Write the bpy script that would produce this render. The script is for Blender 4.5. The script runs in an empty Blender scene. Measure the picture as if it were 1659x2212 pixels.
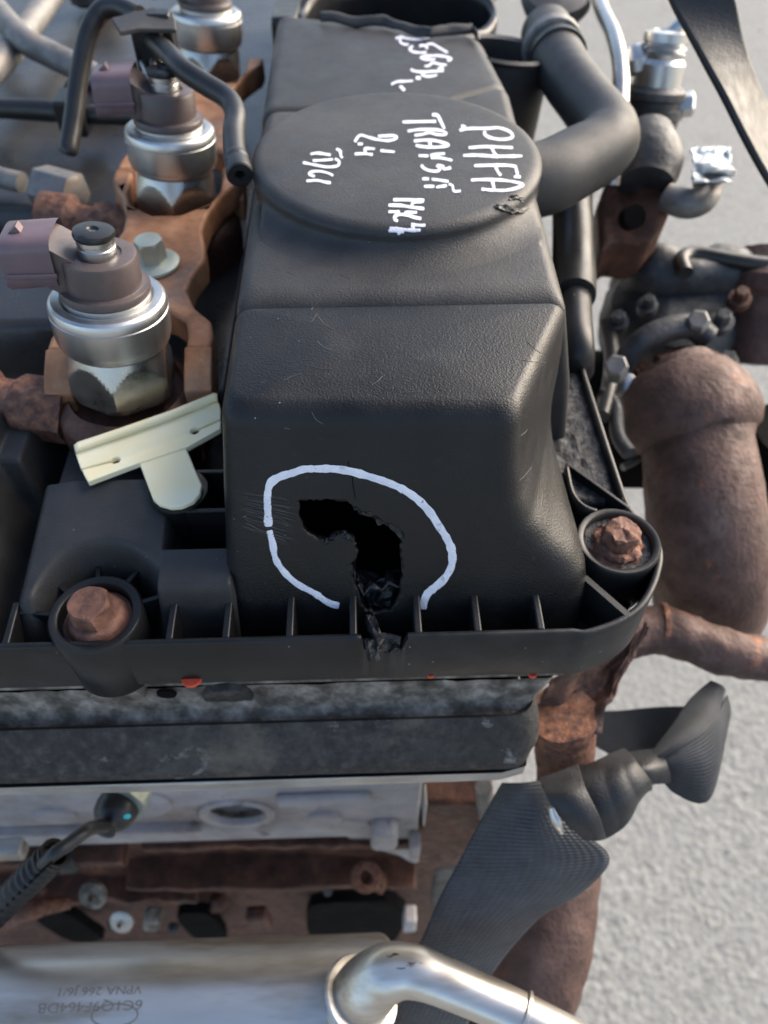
import bpy, bmesh, math, random
from mathutils import Vector, Matrix, noise
from mathutils.bvhtree import BVHTree
from mathutils.geometry import tessellate_polygon
R = math.radians; PI = math.pi
random.seed(7)
S = 0.01                                    # everything below is written in centimetres
scn = bpy.context.scene
col = scn.collection

# ------------------------------------------------------------------ camera
TH, PS, F = R(50.5), R(1.7), 1662.5         # pitch, yaw, focal length (in picture units, 1659 x 2212)
CAM = Vector((-0.3, -10.1, 17.6))
FW = Vector((math.sin(PS)*math.cos(TH), math.cos(PS)*math.cos(TH), -math.sin(TH)))
RT = Vector((math.cos(PS), -math.sin(PS), 0)); UP = RT.cross(FW)
cd = bpy.data.cameras.new('camera'); cam = bpy.data.objects.new('camera', cd); col.objects.link(cam)
cam.location = CAM*S; cam.rotation_euler = (PI/2-TH, 0, -PS)
cd.sensor_fit = 'VERTICAL'; cd.sensor_height = 34.6; cd.sensor_width = 25.95; cd.lens = 34.6*F/2212
cd.clip_start = 0.005; cd.clip_end = 300
cd.dof.use_dof = True; cd.dof.focus_distance = 0.178; cd.dof.aperture_fstop = 14
scn.camera = cam
# ------------------------------------------------------------------ light
AZ, EL = R(60), R(29)                       # low warm evening light from the right, a little behind the engine
w = bpy.data.worlds.new('World'); scn.world = w; w.use_nodes = True
nt = w.node_tree; sky = nt.nodes.new('ShaderNodeTexSky'); sky.sky_type = 'NISHITA'
sky.sun_disc = False; sky.sun_elevation = EL; sky.sun_rotation = AZ; sky.altitude = 100
sky.air_density = 0.9; sky.dust_density = 2.6; sky.ozone_density = 0.5
bg = nt.nodes['Background']; bg.inputs[1].default_value = 0.13; nt.links.new(sky.outputs[0], bg.inputs[0])
sl = bpy.data.lights.new('sun', 'SUN'); sl.energy = 2.7; sl.angle = R(56); sl.color = (1, .89, .76)
sun = bpy.data.objects.new('sun', sl); col.objects.link(sun)
sd = Vector((math.sin(AZ)*math.cos(EL), math.cos(AZ)*math.cos(EL), math.sin(EL)))
sun.rotation_euler = sd.to_track_quat('Z', 'Y').to_euler(); sun.location = sd*2
scn.view_settings.view_transform = 'Standard'; scn.view_settings.look = 'None'
scn.view_settings.exposure = 1.25; scn.view_settings.gamma = 1; scn.view_settings.use_curve_mapping = False

def at(x, y, z=None, Y=None, X=None):       # a point of the picture on a plane of the place
    d = FW + RT*((x-829.5)/F) - UP*((y-1106)/F)
    t = (z-CAM.z)/d.z if z is not None else (Y-CAM.y)/d.y if Y is not None else (X-CAM.x)/d.x
    return CAM + d*t

# ------------------------------------------------------------------ materials
def ramp(n, stops):
    cr = n.color_ramp
    while len(cr.elements) < len(stops): cr.elements.new(.5)
    for e, (p, c) in zip(cr.elements, stops): e.position = p; e.color = (*c, 1) if len(c) == 3 else c
def mat(name, stops, scale=100, rough=(.4, .6), metal=0, bump=(), spec=.5, speck=None, patch=None, detail=6, nrough=.6, uvw=None, stretch=None):
    m = bpy.data.materials.new(name); m.use_nodes = True; t = m.node_tree; N = t.nodes; L = t.links
    b = N['Principled BSDF']; tc = N.new('ShaderNodeTexCoord')
    src = tc.outputs['Object']
    if stretch:
        mp = N.new('ShaderNodeMapping'); mp.inputs['Scale'].default_value = stretch; L.new(src, mp.inputs[0]); src = mp.outputs[0]
    def nz(sc, dt=detail, ro=nrough):
        n = N.new('ShaderNodeTexNoise'); n.inputs['Scale'].default_value = sc; n.inputs['Detail'].default_value = dt
        n.inputs['Roughness'].default_value = ro; L.new(src, n.inputs['Vector']); return n.outputs[0]
    f = nz(scale); cr = N.new('ShaderNodeValToRGB'); ramp(cr, stops); L.new(f, cr.inputs[0]); c = cr.outputs[0]
    def mix(c, mask, colr):
        mx = N.new('ShaderNodeMix'); mx.data_type = 'RGBA'; L.new(mask, mx.inputs['Factor']); L.new(c, mx.inputs['A'])
        mx.inputs['B'].default_value = (*colr, 1); return mx.outputs['Result']
    if patch:                                # broad stains: (scale, lo, hi, colour)
        for sc, lo, hi, pc in patch:
            mr = N.new('ShaderNodeMapRange'); L.new(nz(sc, 5, .65), mr.inputs[0]); mr.inputs[1].default_value = lo; mr.inputs[2].default_value = hi
            c = mix(c, mr.outputs[0], pc)
    if speck:                                # dust specks: (scale, size, colour)
        v = N.new('ShaderNodeTexVoronoi'); v.inputs['Scale'].default_value = speck[0]; L.new(tc.outputs['Object'], v.inputs['Vector'])
        th = N.new('ShaderNodeMapRange'); L.new(v.outputs['Distance'], th.inputs[0]); th.inputs[1].default_value = speck[1]; th.inputs[2].default_value = speck[1]*.5
        g = N.new('ShaderNodeMapRange'); L.new(nz(speck[0]*.13, 2), g.inputs[0]); g.inputs[1].default_value = .52; g.inputs[2].default_value = .6
        mu = N.new('ShaderNodeMath'); mu.operation = 'MULTIPLY'; L.new(th.outputs[0], mu.inputs[0]); L.new(g.outputs[0], mu.inputs[1])
        c = mix(c, mu.outputs[0], speck[2])
    L.new(c, b.inputs['Base Color'])
    mr = N.new('ShaderNodeMapRange'); L.new(nz(scale*1.7+13, 4), mr.inputs[0]); mr.inputs[1].default_value = .3; mr.inputs[2].default_value = .7
    mr.inputs[3].default_value, mr.inputs[4].default_value = rough; L.new(mr.outputs[0], b.inputs['Roughness'])
    b.inputs['Metallic'].default_value = metal; b.inputs['Specular IOR Level'].default_value = spec
    prev = None
    def addbump(h, dist, st=1):
        nonlocal prev
        bp = N.new('ShaderNodeBump'); bp.inputs['Distance'].default_value = dist*S; bp.inputs['Strength'].default_value = st
        L.new(h, bp.inputs['Height'])
        if prev: L.new(prev, bp.inputs['Normal'])
        prev = bp.outputs[0]
    for sc, dist in bump: addbump(nz(sc, 3, .55), dist)
    if uvw:                                  # woven ribs across a strap: (count along, count across, depth)
        for i, (axis, cnt) in enumerate((('X', uvw[0]), ('Y', uvw[1]))):
            sp = N.new('ShaderNodeSeparateXYZ'); L.new(tc.outputs['UV'], sp.inputs[0])
            m1 = N.new('ShaderNodeMath'); m1.operation = 'MULTIPLY'; m1.inputs[1].default_value = cnt*2*PI; L.new(sp.outputs[axis], m1.inputs[0])
            m2 = N.new('ShaderNodeMath'); m2.operation = 'SINE'; L.new(m1.outputs[0], m2.inputs[0])
            if cnt: addbump(m2.outputs[0], uvw[2]*(1 if i == 0 else .35))
    if prev: L.new(prev, b.inputs['Normal'])
    return m
M = {}
blk = [(.3, (.007, .0072, .0078)), (.7, (.013, .0135, .0145))]
M['plastic'] = mat('moulded black plastic', [(.3, (.006, .0061, .0064)), (.7, (.011, .0112, .0117))], 60, (.32, .48), spec=.36, bump=((1800, .018), (40, .01)), speck=(220, .055, (.25, .25, .25)), patch=((14, .5, .8, (.016, .0158, .0155)), (45, .6, .78, (.03, .029, .028)), (240, .68, .76, (.05, .048, .045))))
M['plastic_dusty'] = mat('dusty black plastic', [(.3, (.022, .022, .0225)), (.7, (.04, .039, .038))], 70, (.4, .54), spec=.4, bump=((1800, .016), (30, .01)), speck=(260, .05, (.3, .3, .3)), patch=((12, .5, .8, (.07, .066, .06)),))
M['plastic_smooth'] = mat('smooth black plastic', blk, 60, (.3, .44), spec=.36, bump=((300, .006),), speck=(200, .06, (.28, .28, .28)), patch=((25, .55, .8, (.035, .035, .034)),))
M['plastic_torn'] = mat('torn black plastic', [(.35, (.006, .006, .007)), (.6, (.018, .019, .021)), (.8, (.1, .11, .12))], 260, (.35, .6), bump=((180, .12), (600, .04)))
M['plastic_scuffed'] = mat('scuffed black plastic', [(.35, (.008, .008, .008)), (.6, (.02, .0195, .0195)), (.75, (.07, .066, .062))], 300, (.45, .65), bump=((260, .06), (900, .03)))
M['scuff_pale'] = mat('pale scuff', [(.3, (.03, .03, .03)), (.7, (.09, .088, .085))], 300, (.6, .8))
M['rust_bolt'] = mat('rusty bolt', [(.3, (.07, .032, .022)), (.5, (.16, .075, .05)), (.7, (.26, .125, .08)), (.85, (.22, .16, .14))], 220, (.6, .85), .1, bump=((500, .03), (1400, .02)))
M['etch'] = mat('etched mark', [(.3, (.1, .097, .094)), (.7, (.15, .145, .14))], 300, (.6, .8), .1)
M['grit'] = mat('gritty black grime', [(.35, (.008, .008, .009)), (.55, (.03, .031, .033)), (.72, (.11, .11, .115))], 420, (.6, .85), bump=((420, .12), (150, .1)))
M['rubber'] = mat('black rubber', [(.3, (.012, .012, .012)), (.7, (.024, .024, .024))], 80, (.3, .45), bump=((400, .005),), patch=((40, .55, .85, (.05, .05, .048)),))
M['marker'] = mat('white paint marker', [(.3, (.7, .72, .8)), (.7, (.86, .87, .92))], 300, (.4, .6), bump=((1500, .02),), patch=((260, .6, .72, (.4, .42, .48)), (900, .64, .7, (.2, .21, .23))))
M['rust'] = mat('brown rust', [(.3, (.05, .022, .015)), (.45, (.12, .055, .038)), (.6, (.23, .1, .055)), (.72, (.3, .15, .09)), (.85, (.2, .14, .12))], 330, (.6, .9), .1, bump=((420, .06), (1200, .03)), patch=((50, .54, .72, (.16, .105, .085)),))
M['rust_dark'] = mat('dark oily rust', [(.3, (.04, .018, .012)), (.55, (.1, .042, .026)), (.75, (.19, .085, .048))], 120, (.45, .75), .2, bump=((200, .05), (800, .02)))
M['rust_orange'] = mat('orange rusted forging', [(.3, (.17, .075, .035)), (.5, (.36, .17, .085)), (.7, (.5, .27, .15)), (.85, (.34, .23, .16))], 75, (.5, .75), .2, bump=((300, .02), (1200, .012)), patch=((35, .56, .75, (.18, .14, .12)),))
M['rust_pipe'] = mat('purple brown rusted pipe', [(.3, (.05, .029, .023)), (.5, (.095, .055, .044)), (.7, (.14, .083, .068))], 90, (.55, .8), .2, bump=((420, .06), (90, .04)), patch=((70, .63, .7, (.24, .085, .035)), (30, .58, .75, (.19, .14, .12)), (160, .62, .7, (.06, .035, .03))))
M['steel'] = mat('zinc bright steel', [(.3, (.5, .5, .49)), (.7, (.64, .64, .62))], 60, (.3, .42), 1, bump=((600, .003),), stretch=(1, 1, .15), patch=((60, .62, .8, (.34, .31, .26)),))
M['steel_warm'] = mat('dull steel nut', [(.3, (.42, .41, .38)), (.7, (.56, .54, .5))], 70, (.24, .36), 1, bump=((500, .004),), patch=((45, .58, .8, (.26, .2, .14)),))
M['steel_pipe'] = mat('stained stainless pipe', [(.3, (.6, .57, .52)), (.7, (.73, .7, .65))], 40, (.27, .4), .92, bump=((300, .004),), patch=((30, .46, .6, (.4, .34, .27)), (70, .56, .72, (.34, .26, .18)), (170, .72, .74, (.05, .035, .03))), stretch=(.22, 1, 1))
M['steel_old'] = mat('grey corroded steel', [(.3, (.14, .135, .13)), (.55, (.23, .225, .215)), (.75, (.24, .17, .12))], 130, (.45, .7), .5, bump=((250, .03),))
M['green_zinc'] = mat('passivated bolt', [(.3, (.36, .4, .33)), (.7, (.5, .53, .46))], 90, (.35, .5), .6, bump=((500, .006),))
M['brown_plastic'] = mat('brown nylon', [(.3, (.066, .05, .048)), (.7, (.092, .071, .068))], 90, (.3, .42), bump=((500, .006),), speck=(400, .05, (.3, .28, .26)))
M['mauve_plastic'] = mat('mauve brown nylon', [(.3, (.115, .078, .09)), (.7, (.15, .105, .118))], 90, (.28, .4), bump=((500, .005),))
M['alloy_dirty'] = mat('oily cast alloy', [(.28, (.012, .0118, .0115)), (.5, (.03, .029, .028)), (.65, (.055, .053, .05)), (.85, (.12, .114, .105))], 260, (.55, .85), .1, bump=((350, .06), (60, .08)), patch=((26, .52, .66, (.06, .06, .061)), (14, .5, .64, (.02, .0195, .019)), (75, .62, .7, (.19, .185, .18)), (30, .58, .7, (.1, .088, .07))))
M['alloy_grime'] = mat('greasy brown alloy', [(.3, (.03, .026, .021)), (.45, (.09, .08, .068)), (.6, (.22, .2, .175)), (.8, (.46, .43, .39))], 150, (.6, .9), .1, bump=((260, .08), (60, .08)))
M['alloy'] = mat('pale cast alloy', [(.3, (.3, .285, .285)), (.55, (.43, .415, .42)), (.75, (.55, .535, .535))], 60, (.5, .75), .1, bump=((400, .02),), patch=((30, .52, .7, (.24, .2, .17)), (55, .6, .72, (.09, .075, .062))))
M['alloy_edge'] = mat('bright machined edge', [(.3, (.3, .28, .25)), (.6, (.5, .48, .44)), (.8, (.66, .65, .62))], 120, (.35, .6), .6, bump=((300, .03),), stretch=(.35, 1, 1))
M['iron_dark'] = mat('oily dark casting', [(.3, (.025, .026, .028)), (.55, (.065, .067, .07)), (.75, (.14, .138, .135))], 70, (.4, .65), .3, bump=((260, .05), (60, .06)))
M['yellow'] = mat('yellowed nylon', [(.3, (.92, .8, .46)), (.6, (.93, .86, .6)), (.8, (.94, .9, .7))], 60, (.3, .45), bump=((300, .006),), speck=(160, .05, (.06, .05, .04)))
M['orange'] = mat('orange seal', [(.3, (.55, .06, .03)), (.7, (.7, .1, .05))], 80, (.35, .5))
M['cyan'] = mat('turquoise paint', [(.3, (.02, .5, .58)), (.7, (.05, .62, .68))], 80, (.35, .5))
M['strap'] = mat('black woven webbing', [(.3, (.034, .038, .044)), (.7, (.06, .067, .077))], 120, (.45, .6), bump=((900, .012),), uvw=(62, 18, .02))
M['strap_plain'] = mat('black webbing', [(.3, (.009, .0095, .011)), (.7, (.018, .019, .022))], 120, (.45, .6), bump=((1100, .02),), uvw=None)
M['concrete'] = mat('weathered concrete', [(.3, (.15, .15, .14)), (.5, (.245, .246, .232)), (.72, (.33, .33, .31))], 140, (.8, .95), bump=((160, .25), (50, .2)), patch=((4, .5, .66, (.235, .238, .228)), (60, .7, .76, (.4, .37, .29)), (22, .6, .72, (.17, .172, .163)), (11, .58, .7, (.2, .2, .19))))
M['stone'] = mat('loose grit', [(.3, (.36, .355, .33)), (.55, (.44, .43, .39)), (.75, (.52, .49, .43))], 8, (.8, .95))
M['clear'] = mat('milky clear plastic', [(.3, (.6, .68, .72)), (.7, (.85, .88, .9))], 160, (.08, .25), bump=((200, .1),))
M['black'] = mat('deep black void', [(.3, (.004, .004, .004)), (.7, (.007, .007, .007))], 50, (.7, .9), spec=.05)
M['tan_black'] = mat('glossy black cover', [(.3, (.02, .02, .021)), (.7, (.035, .034, .033))], 30, (.24, .36), bump=((500, .008),), patch=((10, .48, .75, (.075, .066, .055)),))

# ------------------------------------------------------------------ mesh helpers
class MB:
    def __init__(s): s.v = []; s.f = []; s.uv = {}
    def add(s, vs, fs, uvs=None):
        o = len(s.v); s.v += [Vector(v) for v in vs]; s.f += [tuple(i+o for i in f) for f in fs]
        if uvs:
            for i, u in enumerate(uvs): s.uv[o+i] = u
        return s
    def grid(s, fn, nu, nv, cu=False, cv=False):
        vs = []; uv = []
        for i in range(nu):
            for j in range(nv):
                u = i/(nu if cu else nu-1); v = j/(nv if cv else nv-1)
                vs.append(fn(u, v)); uv.append((u, v))
        fs = []
        for i in range(nu if cu else nu-1):
            for j in range(nv if cv else nv-1):
                a = i*nv+j; b = ((i+1) % nu)*nv+j; c = ((i+1) % nu)*nv+(j+1) % nv; d = i*nv+(j+1) % nv
                fs.append((a, b, c, d))
        return s.add(vs, fs, uv)
    def tube(s, path, r, n=18, cap=True, sm=6, flat=1):
        if sm: path, r = crom(path, r, sm)
        path = [Vector(p) for p in path]
        if not isinstance(r, (list, tuple)): r = [r]*len(path)
        t0 = (path[1]-path[0]).normalized()
        nrm = t0.orthogonal().normalized(); vs = []
        for i, p in enumerate(path):
            t = (path[min(i+1, len(path)-1)]-path[max(i-1, 0)]).normalized()
            nrm = (nrm - t*nrm.dot(t)).normalized(); bn = t.cross(nrm)
            for k in range(n):
                a = 2*PI*k/n; vs.append(p+(nrm*math.cos(a)+bn*math.sin(a)*flat)*r[i])
        fs = [(i*n+k, i*n+(k+1) % n, (i+1)*n+(k+1) % n, (i+1)*n+k) for i in range(len(path)-1) for k in range(n)]
        if cap: fs += [tuple(range(n))[::-1], tuple(range(len(vs)-n, len(vs)))]
        return s.add(vs, fs)
    def lathe(s, prof, o=(0, 0, 0), ax=(0, 0, 1), n=48, rf=None, cap=True):
        ax = Vector(ax).normalized(); q = ax.to_track_quat('Z', 'Y'); o = Vector(o); vs = []
        for r, z in prof:
            for k in range(n):
                a = 2*PI*k/n; rr = rf(a, r, z) if rf else r
                vs.append(o+q @ Vector((rr*math.cos(a), rr*math.sin(a), z)))
        fs = [(i*n+k, i*n+(k+1) % n, (i+1)*n+(k+1) % n, (i+1)*n+k) for i in range(len(prof)-1) for k in range(n)]
        if cap:
            if prof[0][0] > 1e-4: fs.append(tuple(range(n))[::-1])
            if prof[-1][0] > 1e-4: fs.append(tuple(range(len(vs)-n, len(vs))))
        return s.add(vs, fs)
    def prism(s, poly, vec):                 # a planar outline given thickness along vec (down by default)
        n = len(poly); poly = [Vector(p) for p in poly]; vec = Vector(vec)
        tri = tessellate_polygon([poly]); vs = poly+[p+vec for p in poly]
        fs = [tuple(t) for t in tri]+[tuple(i+n for i in t)[::-1] for t in tri]
        fs += [(i, (i+1) % n, (i+1) % n+n, i+n) for i in range(n)]
        return s.add(vs, fs)
    def box(s, c, d, rot=None):
        c = Vector(c); q = rot if rot is not None else Matrix.Identity(3)
        vs = [c+q @ Vector((x*d[0]/2, y*d[1]/2, z*d[2]/2)) for x in (-1, 1) for y in (-1, 1) for z in (-1, 1)]
        return s.add(vs, [(0, 1, 3, 2), (4, 6, 7, 5), (0, 4, 5, 1), (2, 3, 7, 6), (0, 2, 6, 4), (1, 5, 7, 3)])
    def jitter(s, amp, sc, seed=0):
        for i, p in enumerate(s.v):
            q = p*sc+Vector((seed, seed*1.7, seed*.3))
            s.v[i] = p+Vector(noise.noise_vector(q))*amp+Vector(noise.noise_vector(q*2.7))*amp*.4
        return s
    def build(s, name, m, parent=None, bevel=0, sub=0, angle=35, solid=0, flat=False, origin=None, seg=3, soff=-1):
        root = parent
        off = Vector((0, 0, 0))
        while root: off += root.location/S; root = root.parent
        loc = Vector(origin) if origin is not None else Vector((0, 0, 0))
        me = bpy.data.meshes.new(name)
        me.from_pydata([(v-off-loc)*S for v in s.v], [], s.f)
        if s.uv:
            ul = me.uv_layers.new(name='UVMap')
            for lp in me.loops: ul.data[lp.index].uv = s.uv.get(lp.vertex_index, (0, 0))
        bm = bmesh.new(); bm.from_mesh(me); bmesh.ops.recalc_face_normals(bm, faces=bm.faces); bm.to_mesh(me); bm.free()
        me.validate()
        if not flat:
            me.polygons.foreach_set('use_smooth', [True]*len(me.polygons))
            if not sub: me.set_sharp_from_angle(angle=R(angle))
        me.materials.append(M[m] if isinstance(m, str) else m)
        o = bpy.data.objects.new(name, me); col.objects.link(o); o.parent = parent; o.location = loc*S
        if solid:
            k = o.modifiers.new('solid', 'SOLIDIFY'); k.thickness = solid*S; k.offset = soff
        if bevel:
            k = o.modifiers.new('bevel', 'BEVEL'); k.width = bevel*S; k.segments = seg; k.limit_method = 'ANGLE'; k.angle_limit = R(38); k.harden_normals = False
        if sub:
            k = o.modifiers.new('sub', 'SUBSURF'); k.levels = k.render_levels = sub
        return o
def crom(path, r, k):
    P_ = [Vector(p) for p in path]; out = []; ro = []
    rl = list(r) if isinstance(r, (list, tuple)) else [r]*len(P_)
    for i in range(len(P_)-1):
        a = P_[max(i-1, 0)]; b = P_[i]; c = P_[i+1]; d = P_[min(i+2, len(P_)-1)]
        for j in range(k):
            t = j/k
            out.append(.5*((2*b)+(c-a)*t+(2*a-5*b+4*c-d)*t*t+(3*b-a-3*c+d)*t**3))
            tt = t*t*(3-2*t); ro.append(rl[i]*(1-tt)+rl[i+1]*tt)
    return out+[P_[-1]], ro+[rl[-1]]
def thing(name, label, cat, loc=(0, 0, 0), group=None):
    o = bpy.data.objects.new(name, None); col.objects.link(o); o.empty_display_size = .01
    o.location = Vector(loc)*S; o['label'] = label; o['category'] = cat
    if group: o['group'] = group
    return o
def tag(o, label, cat, group=None):
    o['label'] = label; o['category'] = cat
    if group: o['group'] = group
    return o
def struct(o): o['kind'] = 'structure'; return o
def ss(a, b, x):
    t = min(1, max(0, (x-a)/(b-a))) if b != a else float(x > a); return t*t*(3-2*t)
def lerp(a, b, t): return a+(b-a)*t
def hexrf(Rc, rot=0):                        # radius of a hexagon with corner radius Rc
    def f(a):
        k = (a-rot) % (PI/3)-PI/6; return Rc*math.cos(PI/6)/math.cos(k)
    return f
def copy_tree(o, parent=None):
    c = o.copy(); col.objects.link(c); c.parent = parent
    for ch in list(o.children): copy_tree(ch, c)
    return c

# ------------------------------------------------------------------ ground
GZ = -62
g = MB(); g.add([(-6000, -3000, GZ), (6000, -3000, GZ), (6000, 9000, GZ), (-6000, 9000, GZ)], [(0, 1, 2, 3)])
struct(g.build('ground', 'concrete'))
g = MB(); rr = random.Random(3)
for i in range(900):
    x = rr.uniform(5, 130); y = rr.uniform(-8, 240); r = rr.uniform(.08, .24)*(1+rr.random()**8*1.0)
    vs = [Vector((x, y, GZ+r*.2))+Vector(d).normalized()*r*rr.uniform(.6, 1.15) for d in ((1, 0, 0), (.3, .95, 0), (-.8, .6, 0), (-.8, -.6, 0), (.3, -.95, 0), (.1, .1, .6))]
    g.add(vs, [(0, 1, 5), (1, 2, 5), (2, 3, 5), (3, 4, 5), (4, 0, 5)])
o = g.build('loose_grit', 'stone', flat=True); o['kind'] = 'stuff'; o['label'] = 'loose grit and small stones lying on the concrete'; o['category'] = 'grit'

# ------------------------------------------------------------------ valve cover
cover = thing('valve_cover', 'black plastic engine valve cover with white writing and a smashed hole in front', 'valve cover', (0, 3, -2))
def loftbody(keys, zt, Rv, ins, crown=.1, nz=26, nf=9, cap=12, ks=9, fine=1):
    """keys: [(z, [(x, y, corner radius), ...])] outlines from the bottom up; ins: fillet width of each edge i -> i+1"""
    def corners(z):
        for a, b in zip(keys, keys[1:]):
            if z <= b[0] or b is keys[-1]:
                t = min(1, max(0, (z-a[0])/(b[0]-a[0])))
                return [tuple(lerp(p, q, t) for p, q in zip(c1, c2)) for c1, c2 in zip(a[1], b[1])]
    def ring(z, k):
        cs = corners(min(z, keys[-1][0])); n = len(cs); lines = []
        for i in range(n):
            p = Vector(cs[i][:2]); q = Vector(cs[(i+1) % n][:2]); d = (q-p).normalized(); nn = Vector((-d.y, d.x))
            lines.append((p+nn*ins[i]*k, d))
        pts = []
        for i in range(n):
            (p, d), (q, e) = lines[i-1], lines[i]; den = d.x*e.y-d.y*e.x
            if abs(den) < 1e-4: pts.append(q.copy())
            else: pts.append(p+d*(((q.x-p.x)*e.y-(q.y-p.y)*e.x)/den))
        out = []
        for i in range(n):
            c = pts[i]; r = cs[i][2]; a = pts[i-1]; b = pts[(i+1) % n]
            ra = min(r, (a-c).length*.45); rb = min(r, (b-c).length*.45)
            A = c+(a-c).normalized()*ra; B = c+(b-c).normalized()*rb
            for j in range(ks+1):
                t = j/ks; out.append(A*(1-t)**2+c*2*t*(1-t)+B*t*t)
            nx = pts[(i+1) % n]; rn = min(cs[(i+1) % n][2], (nx-c).length*.45); Bn = nx-(nx-c).normalized()*rn
            m = max(3, int((Bn-B).length/.3*fine))
            m = seglen[i] if i in seglen else seglen.setdefault(i, m)
            for j in range(1, m): out.append(B.lerp(Bn, j/m))
        return [Vector((p.x, p.y, z)) for p in out]
    seglen = {}; z0 = keys[0][0]; rings = []
    for i in range(nz+1): rings.append(ring(lerp(z0, zt-Rv, i/nz), 0))
    for i in range(1, nf+1):
        a = PI/2*i/nf; r_ = ring(zt-Rv+Rv*math.sin(a), 1-math.cos(a)); rings.append(r_)
    last = rings[-1]; c = sum(last, Vector())/len(last)
    for i in range(1, cap):
        t = i/cap; rings.append([p.lerp(c, t)+Vector((0, 0, crown*(1-(1-t)**2))) for p in last])
    m = MB(); n = len(last); vs = [p for r_ in rings for p in r_]
    fs = [(i*n+k, i*n+(k+1) % n, (i+1)*n+(k+1) % n, (i+1)*n+k) for i in range(len(rings)-1) for k in range(n)]
    vs.append(c+Vector((0, 0, crown))); fs += [((len(rings)-1)*n+k, (len(rings)-1)*n+(k+1) % n, len(vs)-1) for k in range(n)]
    m.add(vs, fs); return m
BVH = []
def surf(m): BVH.append(BVHTree.FromPolygons([tuple(v) for v in m.v], m.f))
def hit(x, y):
    d = (FW+RT*((x-829.5)/F)-UP*((y-1106)/F)).normalized(); best = None
    for b in BVH:
        h = b.ray_cast(CAM, d)
        if h[0] and (best is None or h[3] < best[2]): best = (h[0], h[1], h[3])
    if best and best[1].dot(d) > 0: best = (best[0], -best[1], best[2])
    return best
def bound_apply(o, cutter):
    b = o.modifiers.new('cut', 'BOOLEAN'); b.object = cutter; b.operation = 'DIFFERENCE'; b.solver = 'EXACT'
    dg = bpy.context.evaluated_depsgraph_get(); me = bpy.data.meshes.new_from_object(o.evaluated_get(dg))
    o.modifiers.clear(); o.data = me
    bpy.data.objects.remove(cutter)
ZT = 5.3
# front housing: corners in order left-back, left-front, right-front, right-back
hk = [(-1.9, [(-4.45, 7.35, .3), (-4.45, .85, .8), (5.75, .65, 1.2), (5.8, 7.35, .3)]),
      (-.2, [(-4.3, 7.35, .3), (-4.3, 1.38, .75), (5.75, 1.2, 1.0), (5.6, 7.35, .3)]),
      (.5, [(-4.22, 7.35, .3), (-4.22, 1.63, .7), (5.62, 1.42, 1.0), (5.42, 7.35, .3)]),
      (1.0, [(-4.17, 7.35, .3), (-4.17, 1.81, .7), (5.2, 1.6, 1.0), (5.32, 7.35, .3)]),
      (1.6, [(-4.12, 7.35, .3), (-4.12, 2.02, .7), (4.45, 1.8, .9), (5.3, 7.3, .3)]),
      (2.2, [(-4.06, 7.3, .3), (-4.06, 2.23, .7), (3.8, 1.98, .65), (5.32, 7.3, .3)]),
      (2.9, [(-4.0, 7.3, .3), (-4.0, 2.46, .7), (3.42, 2.2, .45), (5.34, 7.3, .3)]),
      (3.8, [(-3.9, 7.25, .3), (-3.9, 2.78, .65), (3.25, 2.52, .38), (5.3, 7.25, .3)]),
      (5.3, [(-3.75, 7.2, .3), (-3.75, 3.3, .6), (3.2, 3.05, .42), (5.15, 7.2, .3)])]
hm = loftbody(hk, ZT, .5, [.3, .42, .3, .1], crown=.12, nz=60, fine=2.2)
surf(hm)
body = hm.build('front_housing', 'plastic', cover, angle=60)
body.modifiers.new('s', 'SOLIDIFY').thickness = .22*S; body.modifiers['s'].offset = -1
def zm(ox, oy, sc): return lambda p: ((ox+p[0]/sc)/1.15732, (oy+p[1]/sc)/1.15732)
z2 = zm(540, 1080, 2.183)
hole = [(455, 372), (520, 364), (600, 360), (715, 370), (760, 400), (830, 440), (880, 458), (920, 480), (1000, 505), (1022, 555), (1005, 610), (1012, 700), (1010, 800), (1003, 890), (960, 960), (880, 985), (810, 960), (780, 880), (752, 790), (740, 720), (775, 660), (760, 600), (745, 580), (690, 550), (640, 568), (600, 598), (540, 570), (480, 530), (452, 450)]
def wall(x, y, off=0):                       # a point on the leaning front wall
    d = FW+RT*((x-829.5)/F)-UP*((y-1106)/F); n = Vector((0, -1, .349)).normalized(); p0 = Vector((0, 1.45, 0))
    return CAM+d*((p0-CAM).dot(n)/d.dot(n))+n*off
hp = []
for i, p in enumerate(hole):
    q = hole[(i+1) % len(hole)]
    for j in range(5):
        t = j/5; x = lerp(p[0], q[0], t)+random.uniform(-6, 6); y = lerp(p[1], q[1], t)+random.uniform(-6, 6); hp.append((x, y))
hole3 = [wall(*z2(p)) for p in hp]
nW = Vector((0, -1, .349)).normalized()
c_ = MB().prism([p+nW*1.2 for p in hole3], -nW*2.4).build('cutter', 'plastic')
bound_apply(body, c_)
body.data.materials.clear(); body.data.materials.append(M['plastic'])
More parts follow.
